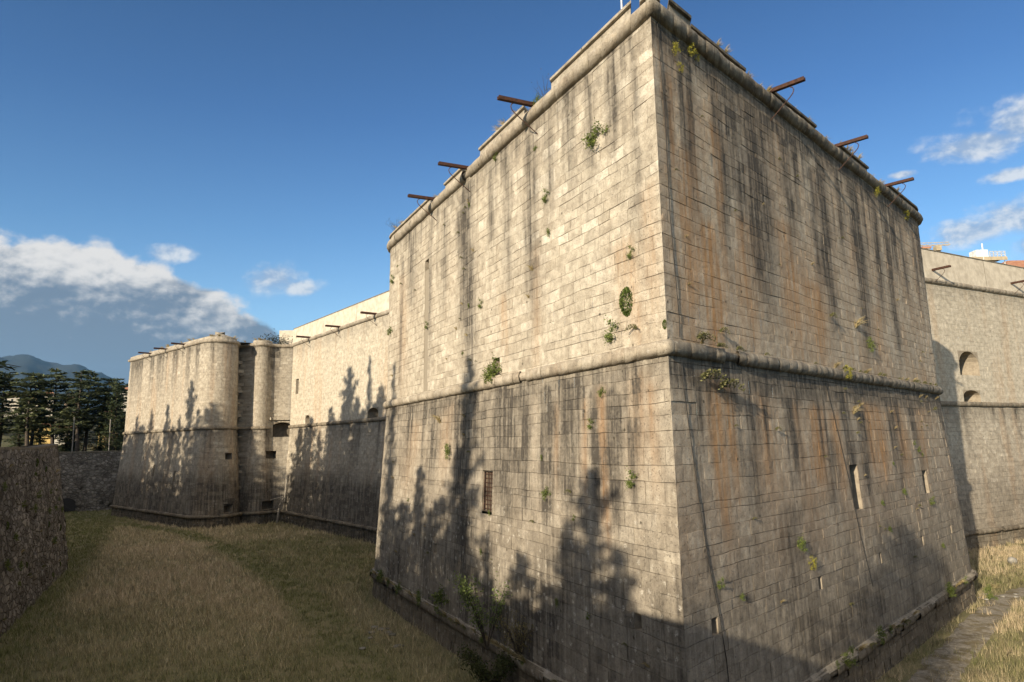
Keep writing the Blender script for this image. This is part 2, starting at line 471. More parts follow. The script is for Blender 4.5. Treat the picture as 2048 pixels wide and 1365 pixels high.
RO = 4.4
FL = P0+DL*42.0; FR = P0+DR*44.1
cl = FL-NL*RO; cr = FR-NR*RO
near_pts = [(0.8, 72.0)] + arc(cl, RO, NL, DL, 180)[::-1] + [tuple(P0)] + arc(cr, RO, NR, DR, 180) + [(26.8, 70.1)]
NEAR = Path(near_pts)
S_SAL = NEAR.s[13]                       # arc length where the salient is
def sL(u): return S_SAL-u                # u metres from the salient along the left face
def sR(u): return S_SAL+u
LCUR = Path([tuple(CL0-DCL*1.6), tuple(CL0+DCL*30), tuple(CL0+DCL*69.3)])
RCUR = Path([(26.8, 70.1), tuple(CR0), tuple(CR0+DCR*75)])
S_RC0 = RCUR.s[1]; S_LC0 = 1.6
RF = 4.36
FF = FS+DF*37.9
cf = FF-NF*RF
hid = np.array([math.sin(R_(64)), math.cos(R_(64))])
far_pts = [tuple(FS+hid*45), tuple(FS)] + arc(cf, RF, NF, DF, 158.6, 12)[:-1] + [(-47.94, 126.92)] + [(-46.0-3.15*math.cos(a), 129.4-3.15*math.sin(a)) for a in np.radians(np.linspace(60, 165, 9))] + [(-42.5, 128.85), (-39.9, 129.6)]
FAR = Path(far_pts)
S_FS = FAR.s[1]
def sF(u): return S_FS+u

def snap_rows(z0, z1, h, wins, rng, jit=0.19):
    zs = [z0]
    while zs[-1] < z1-0.3*h: zs.append(zs[-1]+h*(1+rng.uniform(-jit, jit)))
    zs = np.array(zs); zs = z0+(zs-z0)*(z1-z0)/(zs[-1]-z0)
    for w_ in wins:
        for e in (w_[2], w_[3]):
            if z0 < e < z1:
                k = int(np.argmin(abs(zs-e)))
                if 0 < k < len(zs)-1: zs[k] = e
    return np.unique(zs)

def ashlar(path, s0, s1, z0, z1, row_h, blk, cell, mat, name, parent, wins=(), seed=1, wear=None, crisp=(), joint_d=0.055, gap=0.022, relief=0.03, rough=0.02):
    """coursed masonry; wins = [(sa, sb, za, zb)] holes; crisp = arc lengths of sharp arrises"""
    rng = random.Random(seed)
    S, Z, D, T, J, F = [], [], [], [], [], []
    n = 0; Bq = []
    rows = snap_rows(z0, z1, row_h, wins, rng)
    for r in range(len(rows)-1):
        za, zb = rows[r], rows[r+1]
        if zb-za < 0.05: continue
        zc = (za+zb)/2
        cuts = [s0]
        stops = sorted([c for c in crisp if s0 < c < s1]+[s1])
        for stp in stops:
            first = True
            while True:
                L = rng.uniform(*blk)
                if first and len(cuts) > 1: L = rng.choice((blk[0]*0.9, blk[1]*1.15)); first = False
                if cuts[-1]+L > stp-blk[0]*0.55: break
                cuts.append(cuts[-1]+L)
            cuts.append(stp)
        ivs = list(zip(cuts[:-1], cuts[1:]))
        for (wa, wb, wza, wzb) in wins:
            if not (wza < zc < wzb): continue
            nv = []
            for (a, b) in ivs:
                if b <= wa or a >= wb: nv.append((a, b)); continue
                if a < wa-0.04: nv.append((a, wa))
                if b > wb+0.04: nv.append((wb, b))
            ivs = nv
        for (a, b) in ivs:
            g = min(gap*rng.uniform(0.6, 1.5), (b-a)*0.2, (zb-za)*0.2)
            nu = max(1, int(round((b-a)/cell))); nv_ = max(1, int(round((zb-za)/cell)))
            gv2 = g*0.75; us = np.linspace(a+gv2, b-gv2, nu+1); vs = np.linspace(za+g, zb-g, nv_+1)
            ca = any(abs(a-c) < 1e-6 for c in crisp); cb = any(abs(b-c) < 1e-6 for c in crisp)
            U = np.concatenate([[a], us, [b]]); Vv = np.concatenate([[za], vs, [zb]])
            if ca: U[1] = a+0.001
            if cb: U[-2] = b-0.001
            dep = rng.uniform(-relief, relief)
            if rng.random() < 0.04: dep -= 0.02
            tu = rng.uniform(-1, 1)*relief*0.5; tv = rng.uniform(-1, 1)*relief*0.5
            gu, gv = np.meshgrid(U, Vv, indexing='ij')
            x = (gu-(a+b)/2)/(b-a); y = (gv-zc)/(zb-za)
            d = dep+tu*x+tv*y
            # rounded arrises of worn blocks
            eu = np.minimum(gu-a, b-gu); ev = np.minimum(gv-za, zb-gv)
            d = d-0.005*np.exp(-np.minimum(eu, ev)/0.06)
            if rng.random() < 0.10: d = d-0.022*np.exp(-(((x-rng.uniform(-.4, .4))/.3)**2+((y-rng.uniform(-.4, .4))/.3)**2))
            jm = np.zeros_like(d)
            jm[0, :] = jm[-1, :] = 1; jm[:, 0] = jm[:, -1] = 1
            if ca: jm[0, 1:-1] = 0
            if cb: jm[-1, 1:-1] = 0
            jd = np.full_like(d, joint_d)
            for e_ in (0, -1):
                op = rng.random() < 0.22
                jd[e_, :] = joint_d*0.9 if op else joint_d*0.55
                if not op: jm[e_, 1:-1] = 0.90
            jd[:, 0] = joint_d; jd[:, -1] = joint_d
            d = np.where(jm > 0.3, -jd, d)
            if ca: d[:2, :] = 0.0
            if cb: d[-2:, :] = 0.0
            nuu, nvv = len(U), len(Vv)
            S.append(gu.ravel()); Z.append(gv.ravel()); D.append(d.ravel()); J.append(jm.ravel())
            tn = min(1, max(0, rng.gauss(0.5, 0.15)))
            if crisp and a < crisp[0] and a > crisp[0]-14 and zc > 23 and rng.random() < 0.09: tn = 1.35
            T.append(np.full(nuu*nvv, tn)); Bq.append(np.full(nuu*nvv, rng.random()))
            idx = np.arange(nuu*nvv).reshape(nuu, nvv)+n
            F.append(np.stack([idx[:-1, :-1], idx[1:, :-1], idx[1:, 1:], idx[:-1, 1:]], -1).reshape(-1, 4))
            n += nuu*nvv
    S = np.concatenate(S); Z = np.concatenate(Z); D = np.concatenate(D); T = np.concatenate(T); J = np.concatenate(J)
    F = np.concatenate(F)
    near_c = np.ones_like(S)
    for c in crisp: near_c = np.minimum(near_c, np.clip(abs(S-c)/0.25, 0, 1))
    D = D + (1-J)*near_c*rough*(fbm(S*2.3, Z*2.3, seed+5, 3)-0.5)*2
    for c in crisp:
        ca_ = np.abs(S-c) < 0.003
        D = np.where(ca_, 0.055*(fbm(Z*0.0, Z*2.6, 99, 3)-0.62)-0.05*sstep(0.80, 0.92, vnoise(0.3, Z*1.3, 98)), D)
    fade = sstep(z0, z0+1.0, Z)*sstep(z1, z1-1.0, Z)
    for w_ in wins: fade = fade*np.clip(np.maximum(abs(S-(w_[0]+w_[1])/2)-(w_[1]-w_[0])/2, abs(Z-(w_[2]+w_[3])/2)-(w_[3]-w_[2])/2)/0.8, 0, 1)
    jw = fbm(S*0.7, Z*1.1, seed+31, 3)
    D = np.where(J > 0.3, D*(0.35+1.1*sstep(0.3, 0.65, jw)), D); J = J*(0.35+0.9*sstep(0.3, 0.65, jw))
    V = path.at(S, Z, D)
    V[:, 2] += fade*((fbm(S*0.20, Z*0.35, seed+41, 3)-0.5)*0.16+(vnoise(S*1.1, Z*2.0, seed+43)-0.5)*0.05)
    wv = wear(S, Z) if wear else np.zeros((len(S), 3))
    wc = np.concatenate([np.clip(wv, 0, 1), np.ones((len(S), 1))], 1)
    bk = np.stack([T, J, np.concatenate(Bq), np.ones_like(T)], 1)
    return link_mesh(name, V, F, mat, parent, {'sz': np.stack([S, Z, D], 1), 'wear': wc, 'blk': bk})

def torus(path, s0, s1, z, r, mat, name, parent, seed=3, seg=(0.8, 1.5), ledge=0.0, broken=0.0, k=9, dark=0.35, d_off=0.02):
    """half round string course made of separate worn stones"""
    rng = random.Random(seed)
    S, Z, D, T, J, F, WD = [], [], [], [], [], [], []
    n = 0; s = s0
    while s < s1-0.05:
        L = min(rng.uniform(*seg), s1-s)
        if s1-(s+L) < 0.4: L = s1-s
        rr = r*(1+rng.uniform(-0.03, 0.03)); dd = d_off+rng.uniform(-0.02, 0.02)
        dead = rng.random() < broken
        if dead: rr *= rng.uniform(0.62, 0.92)
        m = max(2, int(L/0.3))
        us = np.concatenate([[s], np.linspace(s+0.015, s+L-0.015, m), [s+L]])
        an = np.linspace(-95, 95, k)
        for ui, u in enumerate(us):
            e = 0.985 if ui in (0, len(us)-1) else 1.0
            nz = 1+0.26*(fbm(u*2.1, an*0.03, seed, 3)-0.5)+(0.25*(vnoise(u*1.3, an*0.02, seed+9)-0.5) if dead else 0)
            S.append(np.full(k, u)); Z.append(z+np.sin(np.radians(an))*rr*e*nz); D.append(dd+np.cos(np.radians(an))*rr*e*nz+0.0)
            J.append(np.full(k, 1.0 if e < 1 else 0.0))
        tt = min(1, max(0, rng.gauss(0.45, 0.18)))
        T.append(np.full(k*len(us), tt))
        idx = np.arange(k*len(us)).reshape(len(us), k)+n
        F.append(np.stack([idx[:-1, :-1], idx[1:, :-1], idx[1:, 1:], idx[:-1, 1:]], -1).reshape(-1, 4))
        n += k*len(us); s += L
    S = np.concatenate(S); Z = np.concatenate(Z); D = np.concatenate(D); T = np.concatenate(T); J = np.concatenate(J); F = np.concatenate(F)
    # keep the wall inset of the course height so that the profile does not shear with the batter
    z_mid = np.full_like(Z, z)
    V = path.at(S, z_mid, D); V[:, 2] = Z
    dk = dark(S) if callable(dark) else np.clip(dark*(0.5+fbm(S*0.8, Z*2, seed+2)), 0, 1)
    wc = np.stack([dk, 0.15*vnoise(S*0.7, Z, seed+4), 0.5*np.ones_like(S), np.ones_like(S)], 1)
    bk = np.stack([T, J*0.8, np.zeros_like(T), np.ones_like(T)], 1)
    return link_mesh(name, V, F, mat, parent, {'sz': np.stack([S, Z, D], 1), 'wear': wc, 'blk': bk}, smooth=True)

def slab(path, s0, s1, prof, mat, name, parent, step=1.0, seed=0, z_ref=None, sag=0.0, tone=0.5, dark=0.2, rust=0.0):
    """prism swept along the path: prof = [(d, z), ...] closed outline (d = outwards)"""
    m = max(1, int(math.ceil((s1-s0)/step)))
    inner = [x for x in path.s if s0+0.05 < x < s1-0.05]
    us = np.unique(np.concatenate([np.linspace(s0, s1, m+1), inner]))
    k = len(prof); S = np.repeat(us, k); D = np.tile([p[0] for p in prof], len(us)); Z = np.tile([p[1] for p in prof], len(us)).astype(float)
    jz = (vnoise(us*0.9, 0.5, seed)-0.5)*sag
    Zj = Z+np.repeat(jz, k)*(Z > min(p[1] for p in prof)+0.2)
    zr = z_ref if z_ref is not None else Z
    V = path.at(S, np.broadcast_to(zr, S.shape), D); V[:, 2] = Zj
    idx = np.arange(len(us)*k).reshape(len(us), k)
    F = []
    for i in range(len(us)-1):
        for j in range(k):
            j2 = (j+1) % k
            F.append([idx[i, j], idx[i, j2], idx[i+1, j2], idx[i+1, j]])
    F.append(list(idx[0])[::-1]); F.append(list(idx[-1]))
    dk = np.clip(dark*(0.3+1.2*fbm(S*0.9, Z*1.5, seed+3)), 0, 1)
    wc = np.stack([dk, rust*vnoise(S*.5, Z, seed), 0.4*np.ones_like(S), np.ones_like(S)], 1)
    bk = np.stack([np.clip(tone+0.3*(vnoise(S*1.1, Z*1.7, seed+8)-0.5), 0, 1), np.zeros_like(S), np.zeros_like(S), np.ones_like(S)], 1)
    return link_mesh(name, V, F, mat, parent, {'sz': np.stack([S, Z, D], 1), 'wear': wc, 'blk': bk})

def recess(path, sa, sb, za, zb, depth, parent, name='window', splay=0.0, arch=False, wall_mat=None, lite=False, back_mat=None):
    """the inside of an opening; arch: segment head with the corners of the rectangle closed by stone"""
    mb = MB()
    s_in = np.array([sa+splay, sb-splay]); 
    if not arch:
        o = [path.at(s, z, -0.03) for s, z in ((sa, za), (sb, za), (sb, zb), (sa, zb))]
        i_ = [path.out(s, z, -depth) for s, z in ((sa+splay, za), (sb-splay, za), (sb-splay, zb), (sa+splay, zb))]
        for a in range(4):
            b = (a+1) % 4
            mb.add([o[a], o[b], i_[b], i_[a]], [(0, 1, 2, 3)])
        bk = MB(); bk.add(i_, [(0, 1, 2, 3)])
    else:
        rise, N = arch, 10
        hw = (sb-sa)/2; c = (sa+sb)/2; zs = zb-rise
        th = np.linspace(math.pi, 0, N+1)
        head = [(c+hw*math.cos(t), zs+rise*math.sin(t)) for t in th]
        ring = [(sa, za)]+head+[(sb, za)]
        o = [path.at(s, z, -0.0) for s, z in ring]; i_ = [path.out(c+(s-c)*(1-splay), z, -depth) for s, z in ring]
        m = len(ring)
        for a in range(m):
            b = (a+1) % m
            mb.add([o[a], o[b], i_[b], i_[a]], [(0, 1, 2, 3)])
        bk = MB(); bk.add(i_, [tuple(range(m))])
        sp = MB()
        for a in range(N//2):
            sp.add([path.at(*head[a], 0.0), path.at(*head[a+1], 0.0), path.at(sa-0.03, zb+0.02, 0.0)], [(0, 1, 2)])
        for a in range(N//2, N):
            sp.add([path.at(*head[a], 0.0), path.at(*head[a+1], 0.0), path.at(sb+0.03, zb+0.02, 0.0)], [(0, 1, 2)])
        sp.add([path.at(sa-0.03, zs, 0.0), path.at(sa, zs, 0.0), path.at(sa-0.03, zb+0.02, 0.0)], [(0, 1, 2)])
        sp.add([path.at(sb+0.03, zs, 0.0), path.at(sb, zs, 0.0), path.at(sb+0.03, zb+0.02, 0.0)], [(0, 1, 2)])
    w_ = mb.build(name, M_JAMB, parent)
    bk.build('back_wall', back_mat or M_DARKROOM, w_)
    if arch: sp.build('arch_face', M_JAMB, w_)
    return w_

# ------------------------------------------------------------------ weathering of each wall
def streaks(u, z, items):
    """items: (centre, half width, z top, z bottom, strength)"""
    r = np.zeros_like(u)
    for i, (c, w_, zt, zb, st) in enumerate(items):
        st = min(1.25, st*1.25)
        wob = (fbm(z*0.35, c, 40+i, 2)-0.5)*w_*1.1
        x = (u-c-wob)/w_
        f = np.exp(-x*x*1.4)*sstep(zb-1.5, zb+(zt-zb)*0.45, z)*sstep(zt+0.4, zt-0.5, z)
        f = f*(0.45+0.9*fbm(u*3.1, z*0.22, 60+i, 3))
        r = np.maximum(r, f*st)
    return r
L_UP = [(22.3, 1.6, 31.3, 16.5, 1.0), (12.2, 1.2, 31, 18, .6), (10.0, .8, 31, 24, .4), (3.4, .7, 31, 26.5, .8), (30.4, .7, 31, 17, .4), (35, 1.5, 31, 24, .5), (5.5, .8, 31, 25, .5), (38.5, .6, 30, 17, .5), (15.5, .8, 31, 21, .4), (27, 1, 31, 22, .4), (18, .7, 31, 25, .45), (7.6, .6, 31, 26, .5), (1.6, .5, 31, 21, .35)]
L_UP_R = [(2.5, 1.2, 22, 17, .35), (11.8, .6, 24, 17, .35), (38, 1.5, 28, 17, .25), (16, .6, 22, 18, .3), (0.9, .6, 24, 18, .3)]
L_LO = [(15.9, 2.0, 16.4, 8.5, .9), (13.5, 1.0, 16.3, 9, .6), (10.6, 1, 16, 8.5, .9), (8.3, 1.2, 16, 9, .95), (5.9, .5, 15.6, 9, .7), (4.2, .8, 15.4, 9, .9), (2.9, .4, 14, 10, .6), (23, 2.0, 16, 2, .8), (19, .9, 16, 11, .5), (29, 1.2, 16, 10, .45), (36, 2, 16, 9, .4)]
L_LO_R = [(5.2, .45, 15.5, 8.5, .9), (2.2, 1, 16, 12, .4), (9.6, .4, 15, 11, .45), (6.7, .4, 15, 10, .5), (34, 2, 15, 9, .25), (26, 1.5, 16, 11, .3), (1.2, .5, 15.5, 11, .4)]
R_UP = [(10.5, 2.0, 31, 18.5, 1.0), (8.3, .9, 31, 22, .7), (6.2, .8, 31, 20, .5), (3.2, .7, 31, 22, .5), (20, 1.2, 31, 18.5, .95), (18.3, .8, 29.5, 21, .6), (26.5, 1.4, 31, 17.5, 1.0), (31, 1, 31, 21, .75), (33.8, .9, 31, 17.5, .85), (38, 1, 31, 23, .6), (14.5, 1, 31, 23, .7), (23.5, .8, 31, 24, .65), (42, .8, 31, 22, .5), (1.0, .5, 31, 25, .5)]
R_UP_R = [(2.4, .8, 26, 17, .95), (4.2, 1, 22.8, 17.2, 1.0), (5.6, .6, 28, 19, .6), (8, 2, 24, 17, .45), (13.5, 1.5, 25, 17.5, .45), (1.2, .4, 29, 24, .6), (3.2, .4, 29, 23, .6), (17, 1.5, 22, 17, .4), (29, 2, 22, 17, .3)]
R_LO = [(7.2, 1, 15, 8.5, .5), (12, .6, 16, 11, .8), (20.4, .9, 15.5, 8.5, .85), (23, 1, 14.8, 9, .85), (10.5, 2, 10, 5, .5), (30, 1, 15.5, 8.5, .6), (35, 1, 15.5, 10, .5), (2.0, .5, 15, 5, .4), (17, 1.2, 13, 5, .4), (27, 2, 10, 4, .4)]
R_LO_R = [(3.8, .7, 15.9, 8.5, 1.0), (5.0, .6, 15.6, 10.5, .8), (15.6, 1.4, 14.8, 10.5, .85), (18.5, 1, 14.4, 10, .75), (26, 2.5, 15.2, 10.5, .65), (9, 1.5, 15.3, 10.5, .5), (31, 2, 15.2, 10.5, .5), (37, 2, 15.2, 10.5, .4), (13, .8, 15, 9, .4)]

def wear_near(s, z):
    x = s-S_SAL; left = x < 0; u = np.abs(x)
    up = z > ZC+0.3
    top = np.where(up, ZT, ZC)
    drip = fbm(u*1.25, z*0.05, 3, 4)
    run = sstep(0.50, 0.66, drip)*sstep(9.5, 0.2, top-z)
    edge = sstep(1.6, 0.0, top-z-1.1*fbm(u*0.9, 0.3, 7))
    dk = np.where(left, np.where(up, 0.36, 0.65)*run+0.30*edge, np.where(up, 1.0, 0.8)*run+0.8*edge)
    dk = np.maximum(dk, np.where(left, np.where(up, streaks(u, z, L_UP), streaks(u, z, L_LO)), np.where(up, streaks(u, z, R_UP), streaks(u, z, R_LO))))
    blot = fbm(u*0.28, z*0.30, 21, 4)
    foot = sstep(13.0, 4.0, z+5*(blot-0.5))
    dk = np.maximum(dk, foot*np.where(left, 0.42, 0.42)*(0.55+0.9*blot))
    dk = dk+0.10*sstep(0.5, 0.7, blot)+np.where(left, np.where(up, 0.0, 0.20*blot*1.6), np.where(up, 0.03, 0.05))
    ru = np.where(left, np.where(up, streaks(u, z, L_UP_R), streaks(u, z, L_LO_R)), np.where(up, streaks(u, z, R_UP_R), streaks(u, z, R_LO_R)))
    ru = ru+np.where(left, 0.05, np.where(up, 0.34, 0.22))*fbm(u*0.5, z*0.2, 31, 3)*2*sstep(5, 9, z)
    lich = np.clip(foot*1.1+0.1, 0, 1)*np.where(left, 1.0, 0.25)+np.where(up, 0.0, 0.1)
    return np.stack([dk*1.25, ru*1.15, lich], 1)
def wear_plain(seed, top_lo=ZC, foot=0.6, dkb=0.05, upper_dk=0.35):
    def f(s, z):
        up = z > ZC+0.3
        top = np.where(up, ZT, ZC)
        drip = fbm(s*0.8, z*0.03, seed, 4)
        run = sstep(0.48, 0.66, drip)*sstep(12, 0.2, top-z)
        edge = sstep(1.8, 0.0, top-z-1.2*fbm(s*0.7, 0.3, seed+1))
        blot = fbm(s*0.22, z*0.24, seed+2, 4)
        ft = sstep(11.0, 6.0, z+4*(blot-0.5))
        dk = np.where(up, upper_dk*run+0.3*edge, 0.6*run+0.3*edge)
        dk = np.maximum(dk, ft*foot*(0.6+0.8*blot))+dkb
        ru = 0.3*sstep(0.55, 0.7, fbm(s*0.6, z*0.05, seed+9, 3))
        return np.stack([dk, ru, 0.5*ft], 1)
    return f

# ------------------------------------------------------------------ near bastion
near = thing('bastion', (P0[0], P0[1], 0), 'huge near stone bastion with a sharp corner and two mid-height and top string courses', 'bastion')
CR = [S_SAL]
wl_lo = [(sL(19.06), sL(17.55), 9.0, 11.35), (sL(3.13), sL(2.67), 5.56, 6.18), (sL(27.3), sL(26.8), 5.56, 6.18),
         (sR(19.7), sR(21.1), 8.85, 11.4), (sR(34.9), sR(36.2), 8.85, 10.5), (sR(2.05), sR(2.55), 5.56, 6.18), (sR(13.05), sR(13.5), 5.56, 6.18),
         (sR(22.75), sR(23.15), 5.56, 6.18), (sR(32.0), sR(32.5), 5.56, 6.18), (sR(40.1), sR(40.6), 5.56, 6.18)]
wl_up = [(sL(31.7), sL(30.75), 17.15, 27.7), (sL(17.8), sL(16.8), 17.15, 18.2)]
s_a, s_b = NEAR.s[1]-0.0, NEAR.s[-2]
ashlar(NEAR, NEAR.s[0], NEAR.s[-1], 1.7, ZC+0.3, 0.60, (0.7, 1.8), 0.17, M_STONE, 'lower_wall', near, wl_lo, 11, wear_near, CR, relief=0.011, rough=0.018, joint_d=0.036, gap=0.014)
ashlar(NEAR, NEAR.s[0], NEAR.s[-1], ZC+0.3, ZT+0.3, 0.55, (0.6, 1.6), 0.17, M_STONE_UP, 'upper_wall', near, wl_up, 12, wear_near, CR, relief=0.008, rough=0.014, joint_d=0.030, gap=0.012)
ashlar(NEAR, NEAR.s[0], NEAR.s[-1], -0.3, 1.7, 0.55, (0.5, 1.2), 0.22, M_DARKST, 'plinth', near, (), 13, lambda s, z: np.stack([0.35+0.5*fbm(s*0.9, z*0.5, 5, 3), 0.15*fbm(s*.4, z, 6), 0.5+0*s], 1), CR, relief=0.04, rough=0.04)
torus(NEAR, NEAR.s[0], NEAR.s[-1], 1.86, 0.30, M_DARKST, 'foot_moulding', near, 5, (0.7, 1.5), broken=0.30, dark=0.75, d_off=0.08)
slab(NEAR, NEAR.s[0], NEAR.s[-1], [(0.30, 2.02), (0.24, 2.12), (-0.06, 2.20), (-0.06, 1.9), (0.2, 1.9)], M_STONE, 'ledge', near, 0.5, 71, 1.9, sag=0.07, dark=0.45)
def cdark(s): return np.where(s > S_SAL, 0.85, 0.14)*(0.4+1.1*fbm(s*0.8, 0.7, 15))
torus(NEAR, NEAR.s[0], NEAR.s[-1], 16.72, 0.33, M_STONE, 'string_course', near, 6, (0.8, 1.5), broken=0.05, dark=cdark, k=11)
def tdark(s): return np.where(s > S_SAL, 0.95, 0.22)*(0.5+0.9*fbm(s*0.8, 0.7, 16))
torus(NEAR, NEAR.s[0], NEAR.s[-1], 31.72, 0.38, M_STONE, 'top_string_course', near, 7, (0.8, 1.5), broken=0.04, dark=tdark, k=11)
for (a, b, c_, d_) in wl_lo:
    big = d_-c_ > 1.5
    w_ = recess(NEAR, a, b, c_, d_, (0.30 if a < S_SAL else 1.3) if big else 0.6, near, 'window' if big else 'loophole', splay=0.02)
    if abs(a-sL(19.06)) < 0.01:
        g = MB()
        for x in np.linspace(a+0.12, b-0.12, 6): g.tube([NEAR.at(x, c_, -0.10), NEAR.at(x, d_, -0.10)], 0.022, 6)
        for z in np.linspace(c_+0.15, d_-0.15, 9): g.tube([NEAR.at(a, z, -0.12), NEAR.at(b, z, -0.12)], 0.02, 6)
        g.build('grille', M_RUST, w_)
    if big and a > S_SAL:
        g = MB()
        for x in np.linspace(a+0.25, b-0.25, 4): g.tube([NEAR.at(x, c_, -0.5), NEAR.at(x, d_, -0.5)], 0.025, 6)
        g.build('grille', M_RUST, w_)
# the tall recess on the left face: shallow, open joint of two wall periods, with a hole at its head
a, b, c_, d_ = wl_up[0]
recess(NEAR, a, b, c_, 26.9, 0.05, near, 'wall_recess', 0.0, back_mat=M_STONE)
recess(NEAR, a, b, 26.9, d_, 0.8, near, 'loophole')
recess(NEAR, wl_up[1][0], wl_up[1][1], wl_up[1][2], wl_up[1][3], 1.0, near, 'loophole')
# parapet: sill between the merlons, merlons with copings
slab(NEAR, NEAR.s[0], NEAR.s[-1], [(0.12, 31.7), (0.06, 32.02), (-3.2, 32.02), (-3.2, 31.0), (-0.1, 31.0)], M_STONE, 'parapet_sill', near, 0.7, 3, 31.7, dark=0.5)
MER = [(sL(42.0)-5.0, sL(30.6), 32.72), (sL(27.0), sL(23.4), 32.68), (sL(19.9), sL(12.9), 32.80), (sL(9.4), sL(1.5), 32.85),
       (sR(1.75), sR(3.75), 32.92), (sR(3.8), sR(9.7), 32.50), (sR(13.0), sR(20.1), 32.58), (sR(24.6), sR(30.7), 32.66), (sR(36.1), sR(44.1)+5.0, 32.66)]
for i, (a, b, zt) in enumerate(MER):
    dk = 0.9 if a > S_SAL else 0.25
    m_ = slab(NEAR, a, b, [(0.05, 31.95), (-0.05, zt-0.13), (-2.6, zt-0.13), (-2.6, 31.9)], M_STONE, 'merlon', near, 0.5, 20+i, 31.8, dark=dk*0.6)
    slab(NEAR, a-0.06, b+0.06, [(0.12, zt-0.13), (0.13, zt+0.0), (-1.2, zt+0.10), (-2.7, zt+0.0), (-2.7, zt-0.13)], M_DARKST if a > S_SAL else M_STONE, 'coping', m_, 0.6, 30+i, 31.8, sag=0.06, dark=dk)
# small salient block between the two first merlons
m_ = slab(NEAR, sL(0.75), sR(0.85), [(0.05, 31.95), (-0.05, 32.36), (-2.2, 32.36), (-2.2, 31.9)], M_STONE, 'merlon', near, 0.4, 50, 31.8, dark=0.15)
slab(NEAR, sL(0.78), sR(0.88), [(0.12, 32.36), (0.13, 32.48), (-2.2, 32.52), (-2.2, 32.36)], M_STONE, 'coping', m_, 0.4, 51, 31.8, dark=0.4)
# terrace behind the parapet
ring = [NEAR.at(s, 31.7, -2.5) for s in NEAR.s[1:-1]]
mb = MB(); mb.add([(p[0], p[1], 31.9) for p in ring]+[(26.8, 95, 31.9), (0.8, 95, 31.9)], [tuple(range(len(ring)+2))])
mb.build('terrace', M_DARKST, near)

# ------------------------------------------------------------------ curtain walls
def curtain(path, name_label, z_par, seed, s_lo, s_hi, wins, arches, wear, par_joints):
    t = thing('curtain_wall', (path.p[1][0], path.p[1][1], 0), name_label, 'curtain wall')
    ashlar(path, path.s[0], path.s[-1], 1.7, ZC+0.3, 0.55, (0.7, 1.6), 0.45, M_STONE, 'lower_wall', t, [w for w in wins if w[3] < 16], seed, wear, (), relief=0.012, rough=0.025, joint_d=0.03, gap=0.014)
    ashlar(path, path.s[0], path.s[-1], ZC+0.3, ZT+0.3, 0.52, (0.7, 1.5), 0.45, M_PALE, 'upper_wall', t, [w for w in wins if w[3] > 16]+[a[:4] for a in arches], seed+1, wear, (), relief=0.004, rough=0.006, joint_d=0.015, gap=0.010)
    ashlar(path, path.s[0], path.s[-1], -0.3, 1.7, 0.55, (0.6, 1.4), 0.5, M_DARKST, 'plinth', t, (), seed+2, wear, (), relief=0.04)
    torus(path, path.s[0], path.s[-1], 1.86, 0.30, M_DARKST, 'foot_moulding', t, seed+3, broken=0.3, d_off=0.08, dark=0.6)
    torus(path, path.s[0], path.s[-1], 16.72, 0.30, M_DARKST, 'string_course', t, seed+4, broken=0.1, dark=0.35)
    torus(path, path.s[0], path.s[-1], 31.68, 0.33, M_STONE, 'top_string_course', t, seed+5, dark=0.45)
    slab(path, path.s[0], path.s[-1], [(0.15, 31.7), (-0.02, z_par-0.1), (-1.6, z_par-0.1), (-1.6, 31.0), (-0.1, 31.0)], M_PLASTER, 'parapet', t, 2.0, seed, 31.7)
    slab(path, path.s[0], path.s[-1], [(0.06, z_par-0.1), (0.06, z_par), (-1.7, z_par+0.05), (-1.7, z_par-0.1)], M_DARKST, 'coping', t, 2.0, seed+1, 31.7, dark=0.4, sag=0.05)
    for u in par_joints:
        mb = MB()
        P = [path.at(u-0.04, 32.1, 0), path.at(u+0.04, 32.1, 0), path.at(u+0.04, z_par-0.12, 0), path.at(u-0.04, z_par-0.12, 0)]
        nrm = np.array([*(-path.m[1]), 0.0])
        # the parapet face leans with its own profile
        for q in P:
            f = (q[2]-31.7)/(z_par-0.1-31.7); base = path.at(u, 31.7, 0.15-0.17*f+0.006)
            off = path.at(u, 31.7, 0.0)
            q[:2] += base[:2]-path.at(u, q[2], 0)[:2]
        mb.add(P, [(0, 1, 2, 3)])
        mb.build('parapet_joint', M_SEAM, t)
    for w in wins: recess(path, *w[:4], 1.2, t, 'window', 0.1)
    for (sa, sb, za, zb, rise, dep, spl) in arches: recess(path, sa, sb, za, zb, dep, t, 'arched_opening', spl, arch=rise, back_mat=M_DARKROOM)
    return t
lc = lambda u: S_LC0+u
curtain(LCUR, 'pale left curtain wall between the near bastion and the far bastion, tree shadows across it', 34.75, 101, 0, 0,
        [(lc(0.6), lc(2.0), 22.5, 25.2)], [(lc(6.0), lc(8.0), 16.98, 18.5, 0.7, 1.2, 0.1), (lc(31.0), lc(34.5), 16.98, 18.45, 0.75, 1.6, 0.1)],
        wear_plain(111, foot=1.0, dkb=0.05, upper_dk=0.18), [lc(13.2), lc(26.4), lc(0.1)])
rc = lambda u: S_RC0+u
curtain(RCUR, 'sunlit right curtain wall behind the near bastion with two arched openings, one above the other', 35.7, 121, 0, 0,
        [(rc(20.6), rc(22.0), 5.6, 6.6)], [(rc(1.15), rc(5.45), 20.3, 23.3, 1.7, 2.6, 0.35), (rc(1.25), rc(4.9), 16.98, 18.45, 0.75, 2.0, 0.15)],
        wear_plain(131, foot=0.42, dkb=0.03, upper_dk=0.12), [rc(9.5), rc(24), rc(38)])

